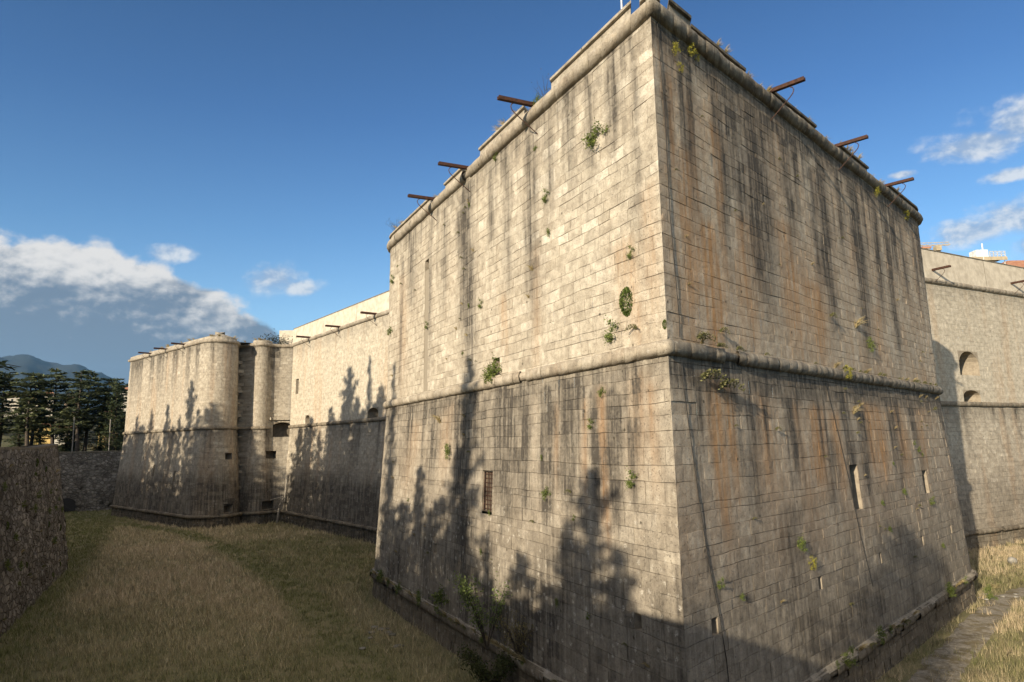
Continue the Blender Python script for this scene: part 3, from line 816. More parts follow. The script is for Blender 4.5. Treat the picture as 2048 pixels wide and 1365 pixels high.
# ------------------------------------------------------------------ far bastion
far = thing('bastion', (FS[0], FS[1], 0), 'far stone bastion with rounded shoulder towers, left of the pale curtain wall', 'bastion')
wf = wear_plain(141, foot=0.9, dkb=0.08, upper_dk=0.75)
CF = [S_FS]
fl = [(sF(19.4), sF(20.4), 8.2, 10.3), (sF(29.8), sF(30.6), 7.5, 9.3)]
def s_of(path, x, y):
    k = int(np.argmin(np.hypot(path.p[:, 0]-x, path.p[:, 1]-y))); return path.s[k]
s_or = FAR.s[13]                                        # end of the first round shoulder
S_CY = FAR.s[14]                                        # start of the second one
def s_px(path, x_target, s_lo, s_hi, z):
    """arc length of the first point seen at image column x (used once, to place the gun ports of the round shoulders)"""
    best = None
    for s in np.linspace(s_lo, s_hi, 200):
        p = path.at(s, z, 0)-np.array([0, 0, 13.0]); pv = Vector(p)
        x = 1024+1424.4*(pv.dot(RX)/pv.dot(FX))
        if best is None or abs(x-x_target) < best[0]: best = (abs(x-x_target), s)
    return best[1]
sg1 = s_px(FAR, 468.5, FAR.s[2], FAR.s[9], 12); sg2 = s_px(FAR, 467.5, FAR.s[2], FAR.s[9], 2.9)
sg3 = s_px(FAR, 539, S_CY+3.2, FAR.s[22], 12.0); sg4 = s_px(FAR, 536, S_CY+3.2, FAR.s[22], 2.9)
ports = [(sg1-0.7, sg1+0.9, 11.1, 12.3), (sg2-0.9, sg2+0.9, 2.35, 3.55), (sg3-0.9, sg3+0.9, 11.2, 12.5), (sg4-1.2, sg4+1.2, 2.35, 3.8)]
s_fl0, s_fl1 = FAR.s[-2], FAR.s[-1]
fa = (s_fl0-0.35, s_fl0+2.35, 15.0, 17.6, 0.55, 1.8, 0.1)
ashlar(FAR, 0, FAR.s[-1], 1.7, ZC+0.0, 0.55, (0.6, 1.4), 0.45, M_STONE, 'lower_wall', far, fl+ports+[(fa[0], fa[1], 15.0, 17.6)], 151, wf, CF, relief=0.015, rough=0.025, joint_d=0.03, gap=0.014)
ashlar(FAR, 0, FAR.s[-1], ZC+0.0, ZT+0.3, 0.52, (0.6, 1.4), 0.45, M_STONE, 'upper_wall', far, [(fa[0], fa[1], 15.0, 17.6)], 152, wf, CF, relief=0.008, rough=0.012, joint_d=0.025, gap=0.012)
ashlar(FAR, 0, FAR.s[-1], -0.3, 1.7, 0.55, (0.6, 1.2), 0.5, M_DARKST, 'plinth', far, (), 153, wf, CF)
torus(FAR, 0, FAR.s[-1], 1.86, 0.30, M_DARKST, 'foot_moulding', far, 155, broken=0.25, d_off=0.08, dark=0.6)
torus(FAR, 0, S_CY+5.6, 16.55, 0.30, M_DARKST, 'string_course', far, 156, broken=0.08)
torus(FAR, 0, FAR.s[-1], 31.62, 0.34, M_STONE, 'top_string_course', far, 157, dark=0.35)
for w in fl+ports: recess(FAR, *w, 1.2, far, 'gun_port' if w in ports else 'loophole', 0.06)
recess(FAR, *fa[:4], fa[5], far, 'arched_opening', fa[6], arch=fa[4])
mb_ = slab(FAR, fa[0]-0.5, fa[1]+0.3, [(0.40, 18.0), (0.40, 18.45), (-0.3, 18.55), (-0.3, 18.0)], M_STONE, 'lintel', far, 0.6, 9, 18, dark=0.2)
slab(FAR, 0, FAR.s[11], [(0.05, 31.85), (-0.02, 32.35), (-4.0, 33.7), (-4.0, 31.0), (-0.1, 31.0)], M_STONE, 'parapet', far, 1.0, 61, 31.7, sag=0.10, dark=0.25)
slab(FAR, FAR.s[14], FAR.s[22], [(0.05, 31.85), (-0.02, 32.35), (-1.2, 32.7), (-1.2, 31.0), (-0.1, 31.0)], M_STONE, 'parapet', far, 1.0, 63, 31.7, sag=0.05, dark=0.25)
slab(FAR, FAR.s[22]+0.02, FAR.s[-1], [(0.05, 31.6), (-0.02, 31.95), (-0.8, 32.1), (-0.8, 31.0), (-0.1, 31.0)], M_STONE, 'parapet', far, 1.0, 62, 31.7, dark=0.3)
ring = [FAR.at(s, 31.7, -2.0 if k < 12 else -0.8) for k, s in enumerate(FAR.s) if k not in (12, 13)]
mb = MB(); mb.add([(p[0], p[1], 31.95) for p in ring]+[(-30, 150, 31.95), (-40, 175, 31.95)], [tuple(range(len(ring)+2))])
mb.build('terrace', M_DARKST, far)
# piece of inner parapet seen between far bastion and curtain
mb = MB(); mb.box(-43.8, 132.5, 30.0, -37.0, 133.6, 34.9); mb.build('inner_parapet', M_PLASTER, far)

# ------------------------------------------------------------------ counterscarp, terrain, moat floor
SB = -(NL+NR); SB = SB/np.linalg.norm(SB)*-1.0          # outward bisector of the salient
csc = []
hw = NR
for t in (150, 110, 70, 40, 22): csc.append(tuple(P0+NR*28+DR*t))
a0 = math.atan2(NR[1], NR[0]); a1 = math.atan2(NL[1], NL[0])
while a1 > a0: a1 -= 2*math.pi
for k, f in enumerate(np.linspace(0.06, 0.94, 13)):
    a = a0+(a1-a0)*f
    r = 28-3.4*math.sin(math.pi*f)**0.6
    csc.append(tuple(P0+r*np.array([math.cos(a), math.sin(a)])))
C1 = np.array([-50.87, 83.73]); DC = np.array([-0.4179, 0.9085])
for t in (62, 45, 30, 15): csc.append(tuple(C1-DC*t))
i_c1 = len(csc); csc.append(tuple(C1))
csc += [(-73.0, 105.2), (-95.5, 127.5), (-104.0, 140.0), (-105.0, 150.0), (-99.0, 157.8), (-90.4, 162.8), (-70, 172.6), (-45, 184.8)]
CSC = Path([p for p in csc])         # inward (left) = away from the moat
CS_S = CSC.s
top_z = np.array([13.3]*5+[12.6]*2+[12.25]*5+[12.3, 13.2, 15.0, 15.5, 15.3, 14.9]+[14.2, 13.6, 13.45, 13.45, 13.9] + [13.6, 13.2, 13.0, 13.0, 13.0, 13.0, 13.0, 13.0])
top_z = top_z[:len(csc)] if len(top_z) >= len(csc) else np.concatenate([top_z, np.full(len(csc)-len(top_z), 13.0)])
def csc_top(s): return np.interp(s, CS_S, top_z)
BC = 0.14
def csc_at(s, z, d):
    s, z, d = np.broadcast_arrays(np.asarray(s, float), np.asarray(z, float), np.asarray(d, float))
    i = np.clip(np.searchsorted(CSC.s, s, side='right')-1, 0, len(CSC.L)-1)
    t = ((s-CSC.s[i])/CSC.L[i])[..., None]
    P = CSC.p[i]*(1-t)+CSC.p[i+1]*t; Mi = CSC.m[i]*(1-t)+CSC.m[i+1]*t
    q = P+Mi*(BC*z-d)[..., None]
    return np.concatenate([q, z[..., None]], -1)
def csc_wall(name, s0, s1, label, cell, holes_seed, ncap=True):
    t = thing('counterscarp_wall', tuple(csc_at((s0+s1)/2, 0.0, 0)), label, 'moat wall')
    us = np.unique(np.concatenate([np.linspace(s0, s1, int((s1-s0)/cell)+2), [x for x in CS_S if s0 < x < s1]]))
    nz = int(14/cell)+1
    vs = np.linspace(0, 1, nz)
    S, Fv = np.meshgrid(us, vs, indexing='ij')
    Z = -0.3+Fv*(csc_top(S)+0.3)
    rg = (fbm(S*1.6, Z*1.9, 71, 5)-0.5)*0.34+(fbm(S*0.35, Z*0.4, 72, 3)-0.5)*0.35
    # missing stones: dark pockets in the rubble face
    hn = vnoise(S*1.15, Z*1.15, holes_seed)
    hole = sstep(0.80, 0.95, hn)*sstep(0.99, 0.9, Fv)
    D = rg-0.45*hole
    D = np.where(Fv > 0.999, 0.0, D)
    V = csc_at(S, Z, D)
    idx = np.arange(S.size).reshape(S.shape)
    F = np.stack([idx[:-1, :-1], idx[1:, :-1], idx[1:, 1:], idx[:-1, 1:]], -1).reshape(-1, 4)
    blot = fbm(S*0.3, Z*0.3, 75, 4)
    wr = np.stack([0.75*hole+0.5*sstep(0.45, 0.7, blot)*0.6, 0.25*fbm(S*.2, Z*.2, 76), 0.25+0*S, 1+0*S], -1).reshape(-1, 4)
    bk = np.stack([fbm(S*1.4, Z*1.8, 77, 3), hole*0.6, 0*S, 1+0*S], -1).reshape(-1, 4)
    link_mesh('wall_face', V.reshape(-1, 3), F, M_RUBBLE, t, {'sz': np.stack([S, Z, D], -1).reshape(-1, 3), 'wear': wr, 'blk': bk}, True)
    # coping
    k = [(0.10, -0.16), (0.10, 0.0), (-0.9, 0.02), (-0.9, -0.9), (-0.2, -0.9)]
    V = []; F = []
    for i, u in enumerate(us):
        z0 = float(csc_top(u))
        for (d, dz) in k:
            p = csc_at(u, z0, d); V.append((p[0], p[1], z0+dz+0.02+0.03*(vnoise(u*1.3, 0.2, 9)-0.5)))
        if i:
            for j in range(5): F.append([(i-1)*5+j, (i-1)*5+(j+1) % 5, i*5+(j+1) % 5, i*5+j])
    n = len(V)
    at = np.array([[u, 13+j*0.1, 0.0] for u in us for j in range(5)])
    link_mesh('coping', np.array(V), F, M_DARKST, t, {'sz': at, 'wear': np.tile([0.35, 0, 0.3, 1], (n, 1)), 'blk': np.tile([0.4, 0, 0, 1], (n, 1))})
    return t
s_c1 = CS_S[i_c1]
csc_wall('near', 0.0, s_c1-60, 'rubble moat wall around the corner below the viewpoint, outside the picture', 1.2, 81)
csc_wall('left', s_c1-60, s_c1, 'dark rubble moat wall at the left edge, pocked with missing stones and weeds', 0.28, 82)
csc_wall('turn', s_c1, CS_S[i_c1+4], 'moat wall running away behind the left corner of the rubble wall', 1.0, 83)
t_far = csc_wall('far', CS_S[i_c1+4], CS_S[-1], 'shaded moat wall closing the moat beyond the far bastion, sun flecks on it', 0.7, 84)
# culvert arch at its foot
s_cv = CS_S[i_c1+5]+1.2
mb = MB(); N = 10
ring = [(s_cv-1.9, 0.15)]+[(s_cv+1.9*math.cos(t), 1.9+1.1*math.sin(t)) for t in np.linspace(math.pi, 0, N)]+[(s_cv+1.9, 0.15)]
mb.add([csc_at(s, z, 0.30) for s, z in ring], [tuple(range(len(ring)))])
mb.build('culvert_mouth', M_CABLE, t_far)

def ground_mat():
    m, w = new_mat('moat_soil')
    tc = w.n('ShaderNodeTexCoord'); o = tc.outputs['Object']
    n = w.noise(o, 0.25, 6, 0.6); n2 = w.noise(o, 6.0, 6, 0.7)
    c = w.mix(w.mr(n, 0.35, 0.65), c4(0.17, 0.155, 0.075), c4(0.30, 0.24, 0.14))
    c = w.mix(w.mr(n2, 0.3, 0.7), c, c4(0.17, 0.165, 0.085))
    finish(w, c, 0.97, n2, 0.8, 0.06, spec=0.05)
    return m
M_SOIL = ground_mat()
M_TURF = mat_simple('plateau_turf', (0.07, 0.075, 0.03), 0.95, (0.13, 0.115, 0.055), 0.4)
def gz(x, y):
    return 0.30*(fbm(np.asarray(x)*0.06, np.asarray(y)*0.06, 91, 3)-0.5)*2*0.6
gx = np.arange(-135, 190, 1.5); gy = np.arange(-30, 230, 1.5)
GX, GY = np.meshgrid(gx, gy, indexing='ij')
V = np.stack([GX, GY, gz(GX, GY)], -1).reshape(-1, 3)
idx = np.arange(GX.size).reshape(GX.shape)
F = np.stack([idx[:-1, :-1], idx[1:, :-1], idx[1:, 1:], idx[:-1, 1:]], -1).reshape(-1, 4)
tag(link_mesh('moat_ground', V, F, M_SOIL, None, None, True), kind='structure')

# terrain outside the moat
outer = [csc_at(s, csc_top(s), -0.9) for s in CS_S]
back = [(-20, 300, 13.0), (80, 330, 13.0), (190, 300, 13.3), (230, 220, 13.3), (200, 150, 13.3)]
loop = [np.array(p, float) for p in outer]+[np.array(p, float) for p in back]
cen = np.array([10.0, 110.0])
rings = [(0.0, 0.0), (2.5, -0.25), (12, -0.5), (45, -0.8), (120, -2.0), (300, -4), (900, -10), (3000, -30), (12000, -120)]
V = []; n = len(loop)
for off, dz in rings:
    for p in loop:
        d = p[:2]-cen; d = d/np.linalg.norm(d)
        q = p[:2]+d*off
        V.append((q[0], q[1], (p[2] if off == 0 else 13.3+0.0*p[2])+dz-(0.12 if off == 0 else 0)+(0.4*(vnoise(q[0]*0.05, q[1]*0.05, 93)-0.5) if off > 5 else 0)))
F = []
for r in range(len(rings)-1):
    for i in range(n):
        j = (i+1) % n
        F.append([r*n+i, r*n+j, (r+1)*n+j, (r+1)*n+i])
tag(link_mesh('terrain', np.array(V), F, M_TURF, None, None, False), kind='structure')

# hillside behind the trees and the far mountains
def hill(name, az0, az1, r0, r1, prof, mat, nz=30, na=160, seed=0, rough=0.15, zb=-10):
    A, T = np.meshgrid(np.linspace(az0, az1, na), np.linspace(0, 1, nz), indexing='ij')
    Rr = r0+(r1-r0)*T
    ridge = np.interp(A, [p[0] for p in prof], [p[1] for p in prof])
    f = np.sin(np.clip(T, 0, 1)*math.pi*0.62)/math.sin(math.pi*0.5)
    f = np.where(T < 0.806, np.sin(T/0.806*math.pi/2), np.cos((T-0.806)/0.194*math.pi/2*0.8))
    Z = zb+(ridge-zb)*f*(1-rough*(1-T)+rough*(fbm(A*0.9, T*5, seed, 5)-0.5)*2*(0.3+0.7*np.sin(T*math.pi)))
    V = np.stack([Rr*np.sin(np.radians(A)), Rr*np.cos(np.radians(A)), Z], -1).reshape(-1, 3)
    idx = np.arange(A.size).reshape(A.shape)
    F = np.stack([idx[:-1, :-1], idx[1:, :-1], idx[1:, 1:], idx[:-1, 1:]], -1).reshape(-1, 4)
    return tag(link_mesh(name, V, F, mat, None, None, True), kind='structure')
M_HILL = mat_simple('hillside_scrub', (0.035, 0.042, 0.018), 0.95, (0.10, 0.09, 0.045), 0.02, detail=9)
M_MOUNT = mat_simple('mountain_forest', (0.012, 0.019, 0.023), 0.95, (0.024, 0.031, 0.034), 0.0016, detail=9)
hill('hillside', -80, -10, 320, 900, [(-80, 60), (-50, 62), (-40, 58), (-34, 52), (-30, 50), (-27, 52), (-20, 40), (-10, 25)], M_HILL, seed=201)
TD = 9000
def mh(e): return 13+TD*0.984*0.88*math.tan(R_(e))
hill('mountains', -95, 5, TD*0.5, TD*1.1, [(-95, mh(4)), (-70, mh(6)), (-50, mh(8)), (-42, mh(6.6)), (-36, mh(7.0)), (-34.4, mh(7.1)), (-33.2, mh(6.5)), (-31.5, mh(6.5)), (-30.5, mh(6.05)), (-28.3, mh(5.0)), (-25, mh(4.3)), (-22, mh(3.6)), (-10, mh(2.6)), (5, mh(1.5))], M_MOUNT, 40, 300, 211, 0.10)

# ------------------------------------------------------------------ trees
def kites(C, Dv, W, L, Wd):
    """leaf quads: C centre, Dv axis, W side vector, L half length, Wd half width"""
    a = C-Dv*L[:, None]; b = C+W*Wd[:, None]+Dv*(L*0.1)[:, None]; c = C+Dv*L[:, None]; d = C-W*Wd[:, None]+Dv*(L*0.1)[:, None]
    V = np.stack([a, b, c, d], 1).reshape(-1, 3)
    F = np.arange(len(V)).reshape(-1, 4)
    return V, F
def unit(v): return v/(np.linalg.norm(v, axis=-1, keepdims=True)+1e-9)

def conifer_mesh(seed, H, R, clear, kind, dens=7.0, spray=0.55, col=((0.034, 0.048, 0.024), (0.085, 0.105, 0.045))):
    rg = np.random.default_rng(seed); rd = random.Random(seed)
    tr = MB()
    lean = rg.normal(0, 0.012, 2)
    def axis(z): return np.array([lean[0]*z+0.12*math.sin(z*0.4+seed), lean[1]*z+0.12*math.cos(z*0.37+seed), z])
    zs = np.linspace(-0.6, H*0.97, 12)
    tr.tube([axis(z) for z in zs], [max(0.03, 0.021*H*(1-0.93*max(0, z)/H)) for z in zs], 7)
    Cs, Ds, Ws, Ls, Bs, Ts = [], [], [], [], [], []
    z = clear*H; ang = rd.uniform(0, 6.28)
    while z < H*0.985:
        f = (z/H-clear)/(1-clear)
        nl = rd.choice((3, 4, 5)) if kind == 'fir' else rd.choice((2, 3, 3, 4))
        for _ in range(nl):
            ang += 2.399+rd.uniform(-0.4, 0.4)
            if kind == 'fir':
                L = R*((1-f)**0.68*0.95+0.03)*rd.choice((rd.uniform(0.35, 0.7), rd.uniform(0.7, 1.0), rd.uniform(0.9, 1.30)))
                up = 0.10+0.55*f-0.25*(1-f)
                if f < 0.2: L *= rd.uniform(0.5, 1.0)
            else:
                L = R*min(1.0, (1.02-f)*2.6)**0.6*rd.uniform(0.40, 1.12)*(0.75+0.25*f)
                up = rd.uniform(-0.05, 0.30)
            if rd.random() < 0.10: continue
            h0 = np.array([math.cos(ang), math.sin(ang), 0.0])
            side = np.array([-h0[1], h0[0], 0.0])
            base = axis(z); m = 6
            ts = np.linspace(0, 1, m)
            bend = rd.uniform(-0.10, 0.02) if kind == 'fir' else rd.uniform(-0.16, 0.06)
            pts = [base+h0*L*t+np.array([0, 0, L*(up*t+bend*t*t*1.6)])+side*L*0.08*math.sin(t*3+ang) for t in ts]
            r0 = 0.012*L+0.02
            tr.tube(pts, [r0*(1-0.85*t) for t in ts], 4, False)
            n = int(L*dens*(1.0 if kind == 'fir' else 1.5)*rd.uniform(0.7, 1.15))+4
            t = rg.uniform(0.12 if kind == 'fir' else 0.25, 1.02, n)
            k = np.clip(t*(m-1), 0, m-1.001).astype(int); ff = (t*(m-1)-k)[:, None]
            P = np.array(pts); Q = P[k]*(1-ff)+P[np.minimum(k+1, m-1)]*ff
            wdt = L*(0.20 if kind == 'fir' else 0.34)*np.sin(np.clip(t, 0, 1)*math.pi*0.85+0.25)+0.12
            lat = rg.uniform(-1, 1, n)
            thick = 0.16 if kind == 'fir' else 0.13
            Q = Q+side*(lat*wdt)[:, None]+h0*(np.abs(lat)*-0.1*L)[:, None]+np.array([0, 0, 1])*(rg.normal(0, thick, n)-0.25*np.abs(lat)*wdt*(0.7 if kind == 'fir' else 0.1))[:, None]
            dr = unit(h0*0.75+side*(np.sign(lat)*0.8)[:, None]+np.array([0, 0, 1])*rg.normal(-0.18 if kind == 'fir' else 0.02, 0.28, n)[:, None]+rg.normal(0, 0.2, (n, 3)))
            wv = unit(np.cross(dr, np.array([0, 0, 1.0])+rg.normal(0, 0.45, (n, 3))))
            Cs.append(Q); Ds.append(dr); Ws.append(wv); Ls.append(spray*rg.uniform(0.55, 1.2, n)); 
            bl = np.clip(rd.gauss(0.5, 0.22)+rg.normal(0, 0.15, n)+0.15*(t-0.6), 0, 1); Bs.append(bl)
        z += H*(0.022 if kind == 'fir' else 0.036)*rd.uniform(0.7, 1.5)
    C = np.concatenate(Cs); D = np.concatenate(Ds); W = np.concatenate(Ws); L = np.concatenate(Ls); B = np.concatenate(Bs)
    V, F = kites(C, D, W, L, L*0.30)
    c0, c1 = np.array(col[0]), np.array(col[1])
    tint = c0[None]*(1-B[:, None])+c1[None]*B[:, None]
    tint = np.concatenate([np.repeat(tint, 4, 0), np.ones((len(V), 1))], 1)
    return tr, V, F, tint

def conifer(name, seed, H, R, clear, kind, label, group, **kw):
    e = thing(name, (0, 0, 0), label, 'tree', group)
    tr, V, F, tint = conifer_mesh(seed, H, R, clear, kind, **kw)
    tr.build('trunk', M_BARK, e, True)
    link_mesh('crown', V, F, M_LEAF, e, {'tint': tint})
    return e
def plant_tree(proto, used, x, y, z, h, Hp, label, wid=1.0, rot=0.0, group=None):
    o = proto if not used.get(proto.name) else copy_tree(proto)
    used[proto.name] = True
    s = h/Hp
    o.location = (x, y, z); o.scale = (s*wid, s*wid, s); o.rotation_euler = (0, 0, rot)
    o['label'] = label
    if group: o['group'] = group
    return o
used = {}
HP = 20.0
CED = [conifer('cedar', 301+i, HP, [6.2, 5.4, 5.0][i], [0.22, 0.30, 0.26][i], 'cedar', 'cedar', None, dens=14, spray=0.58, col=((0.055, 0.072, 0.044), (0.155, 0.175, 0.080))) for i in range(3)]
FIR = [conifer('fir', 321+i, HP, [5.0, 4.2, 5.6][i], [0.06, 0.10, 0.05][i], 'fir', 'fir', None, dens=15, spray=0.42, col=((0.042, 0.058, 0.030), (0.105, 0.128, 0.058))) for i in range(3)]
ROW = 'cedars and firs behind the far moat wall'
row = [(-126.5, 172, 22.5, 0, 1.15, 0.3, 'dark wide cedar cut by the left edge of the picture behind the rubble wall'),
       (-119.6, 178, 20.5, 1, 1.05, 1.9, 'thin cedar with a bent top, second trunk from the left edge'),
       (-112.4, 175, 21.6, 0, 1.10, 4.1, 'tall cedar with the thickest dark trunk in the row left of the far bastion'),
       (-108.0, 181, 20.8, 2, 1.15, 2.6, 'flat-topped cedar right of the thickest trunk'),
       (-105.2, 173, 20.2, 1, 1.25, 5.5, 'broad flat-topped cedar spreading furthest right in the row'),
       (-101.0, 178, 18.6, 2, 1.15, 0.9, 'lower cedar with a rounded shoulder beside the small pointed fir')]
row += [(-122.6, 171, 19.0, 2, 1.35, 3.3, 'dense cedar between the left edge and the thin bent-topped one'), (-116.0, 171, 19.6, 2, 1.3, 0.7, 'dense cedar just left of the thickest trunk'),
        (-130.0, 168, 24.0, 1, 1.4, 5.0, 'tall cedar mostly outside the left edge of the picture'), (-103.0, 184, 19.4, 1, 1.35, 1.2, 'dark cedar standing behind the broad flat-topped one')]
for (x, y, h, k, wd, ro, lb) in row: plant_tree(CED[k], used, x, y, 12.6, h, HP, lb, wd, ro, ROW)
plant_tree(FIR[2], used, -97.6, 175, 12.6, 16.6, HP, 'small pointed fir at the right end of the tree row, near the far bastion', 1.1, 0.5, ROW)
plant_tree(FIR[1], used, -95.8, 186, 12.6, 16.0, HP, 'thin fir half hidden by the left edge of the far bastion', 1.0, 2.5, ROW)
low = [(-131, 190, 15), (-123.5, 187, 13.5), (-116, 189, 14.5), (-110.5, 192, 13), (-103.5, 188, 12.5), (-98.5, 193, 12), (-122, 196, 15), (-107, 199, 14)]
for i, (x, y, h) in enumerate(low): plant_tree(FIR[i % 3], used, x, y, 12.6, h, HP, 'low dark fir filling the gaps under the tall cedars', 1.45, i*1.7, 'low firs under the cedars')

def shade_tree(P, t, k, wd, label, rot=0.0, zb=12.9, kind='fir'):
    """a tree whose top throws its shadow on the wall point P, t metres up the sun ray"""
    top = np.asarray(P)+TOSUN*t
    plant_tree((FIR if kind == 'fir' else CED)[k], used, top[0], top[1], zb, top[2]-zb, HP, label, wd, rot, 'tall trees on the near moat edge')
nl = lambda u, z: NEAR.at(sL(u), z, 0)
SH = 'tall fir on the moat edge left of the viewpoint, outside the picture, shading the walls'
for i, (P, t, k, wd) in enumerate([
    (nl(6.0, 11.9), 46, 0, 1.5), (nl(3.9, 8.6), 50, 1, 1.5), (nl(8.3, 9.4), 53, 2, 1.2), (nl(10.6, 6.2), 44, 1, 1.5), (nl(13.5, 7.2), 50, 2, 1.2),
    (nl(21.6, 19.0), 58, 0, 0.80), (nl(23.4, 13.0), 50, 2, 0.85), (nl(26.4, 9.5), 54, 1, 1.5), (nl(28.8, 8.4), 50, 0, 1.4), (nl(31.8, 11.4), 52, 1, 1.6), (nl(35.2, 8.6), 56, 2, 1.5), (nl(38.5, 8.0), 58, 0, 1.4), (nl(40.3, 20.5), 62, 1, 0.6),
    (nl(18.2, 8.0), 47, 1, 0.9)]):
    shade_tree(P, t, k, wd*(0.9 if i in (3, 4, 7, 10, 11) else 1.0), SH if i not in (3, 4, 7, 10, 11) else 'broad cedar on the moat edge left of the viewpoint, outside the picture, shading the walls', i*1.3, 12.9, 'cedar' if i in (3, 4, 7, 10, 11) else 'fir')
lcp = lambda u, z: LCUR.at(lc(u), z, 0)
for i, (P, t, k, wd) in enumerate([
    (lcp(24.6, 25.3), 58, 0, 0.85), (lcp(31.6, 26.2), 66, 1, 0.36), (lcp(35.5, 21.5), 56, 2, 0.8), (lcp(39.5, 20.0), 60, 0, 0.95), (lcp(16.8, 19.4), 60, 1, 0.9), (lcp(9.0, 18.2), 56, 0, 0.85), (lcp(4.0, 16.0), 62, 2, 1.0),
    (lcp(20.5, 17.0), 64, 2, 0.9), (lcp(28.5, 17.5), 63, 2, 0.8), (lcp(12.6, 15.5), 68, 2, 0.8), (lcp(22.4, 19.5), 61, 2, 0.85), (lcp(27.5, 20.5), 59, 0, 0.8), (lcp(30.0, 18.5), 62, 1, 0.9), (lcp(33.5, 19.5), 57, 0, 0.9), (lcp(37.5, 19.0), 62, 1, 0.9), (lcp(18.5, 17.5), 63, 0, 0.9), (lcp(6.5, 16.6), 59, 1, 0.9), (lcp(44.0, 17.0), 62, 2, 0.9), (lcp(49, 16), 60, 0, 0.9)]):
    shade_tree(P, t, k, wd*1.45, SH, i*1.1+0.4)
fp = lambda u, z: FAR.at(sF(u), z, 0)
for i, (P, t, k, wd) in enumerate([
    (fp(34.6, 25.3), 62, 0, 0.62), (fp(24.0, 21.5), 66, 1, 0.7), (fp(15.5, 20.6), 60, 2, 0.55), (fp(7.0, 20.2), 64, 0, 0.55), (fp(29.5, 19.0), 70, 2, 0.6), (fp(37.5, 20.0), 64, 1, 0.7), (fp(41.5, 20.5), 63, 2, 0.75), (fp(27.0, 17.5), 67, 0, 0.7), (fp(12.0, 17.5), 63, 2, 0.7), (fp(4.0, 16.5), 65, 1, 0.7), (fp(40.0, 16.5), 66, 2, 0.9), (fp(45.0, 15.5), 70, 2, 0.8), (fp(19.5, 15.5), 72, 2, 0.8), (fp(2.0, 14.0), 66, 2, 0.8), (fp(11.0, 14.5), 70, 1, 0.9)]):
    shade_tree(P, t, k, wd*1.45, SH, i*0.9+0.2)
for i, (x, y) in enumerate([(-128, 92), (-136, 108), (-118, 84), (-143, 122), (-122, 104), (-131, 118), (-108, 101), (-114, 105), (-120, 109), (-126, 113), (-132, 117), (-138, 121), (-144, 125), (-150, 129), (-117, 98), (-111, 94), (-104, 98), (-129, 122), (-135, 127), (-122, 116), (-146, 119)]):
    plant_tree(FIR[i % 3], used, x, y, 12.9, 20+2*(i % 3), HP, SH, 2.0, i*1.4, 'tall trees on the near moat edge')
rp = lambda u, z: NEAR.at(sR(u), z, 0)
for i, (P, t, k, wd) in enumerate([(rp(1.3, 6.9), 40, 1, 0.4), (rp(30, 7.0), 62, 0, 0.9), (rp(25, 5.0), 58, 2, 0.8), (rp(35, 5.0), 66, 2, 0.8)]):
    shade_tree(P, t, k, wd, SH, i*0.9+0.2)

# ------------------------------------------------------------------ iron spouts
def spout(path, s, z, L, label, group, r=0.125, rod=True, tilt=0.0, back=0.5):
    p0 = path.at(s, z, 0.0)
    o1 = path.nrm(s)
    sd = np.array([-o1[1], o1[0], 0]); up = np.array([0, 0, 1.0])
    e = thing('iron_spout', tuple(p0), label, 'spout', group)
    mb = MB()
    prof = [(-1, -0.9), (1, -0.9), (1, 0.75), (0.72, 0.75), (0.72, -0.45), (0.16, -0.45), (0.16, 0.45), (-0.16, 0.45), (-0.16, -0.45), (-0.72, -0.45), (-0.72, 0.75), (-1, 0.75)]
    k = len(prof); V = []
    for q in (-back, L):
        for (a, b) in prof: V.append(p0+o1*q+sd*a*r+up*(b*r+tilt*q))
    F = [[j, (j+1) % k, k+(j+1) % k, k+j] for j in range(k)]+[[0, 1, 2, 3, 4, 9, 10, 11], [4, 5, 8, 9], [5, 6, 7, 8], [k+i for i in (11, 10, 9, 4, 3, 2, 1, 0)], [k+i for i in (9, 8, 5, 4)], [k+i for i in (8, 7, 6, 5)]]
    mb.add(V, F); mb.build('channel', M_RUST, e)
    if rod:
        rb = MB()
        a = p0+o1*L*0.60+up*(-r); h = 1.55
        zb = z-h-0.25
        end = path.out(s, zb, -0.1)
        hook = [a+up*(-0.02), a+o1*0.14+up*(-0.10), a+o1*0.20+up*(-0.26), a+o1*0.13+up*(-0.44), a+o1*-0.05+up*(-0.62)]
        rb.tube(hook+[end], 0.028, 6); rb.build('stay_rod', M_IRON, e)
    return e
G1 = 'iron spouts along the near bastion parapet'
spout(NEAR, sL(11.2), 32.12, 2.45, 'rusty iron spout nearest the sharp corner on the sunlit face of the near bastion', G1)
spout(NEAR, sL(21.7), 32.05, 2.35, 'rusty iron spout in the middle of the three on the sunlit bastion face', G1)
spout(NEAR, sL(28.9), 32.03, 2.35, 'rusty iron spout furthest from the corner on the sunlit bastion face', G1)
spout(NEAR, sR(12.75), 32.30, 2.05, 'rusty iron spout closest to the corner on the shaded streaky bastion face', G1, tilt=0.02)
spout(NEAR, sR(24.0), 32.38, 2.0, 'rusty iron spout in the middle of the shaded streaky bastion face', G1, tilt=0.02)
spout(NEAR, sR(35.2), 32.36, 2.0, 'rusty iron spout at the far right end of the shaded streaky bastion face', G1, tilt=0.02)
G2 = 'iron spouts on the curtain walls'
for u, lb in ((7.3, 'rusty spout on the left curtain wall nearest the far bastion'), (20.3, 'rusty spout in the middle of the left curtain wall'), (33.5, 'rusty spout on the left curtain wall nearest the near bastion')):
    spout(LCUR, lc(u), 31.95, 2.6, lb, G2, 0.17, back=0.2)
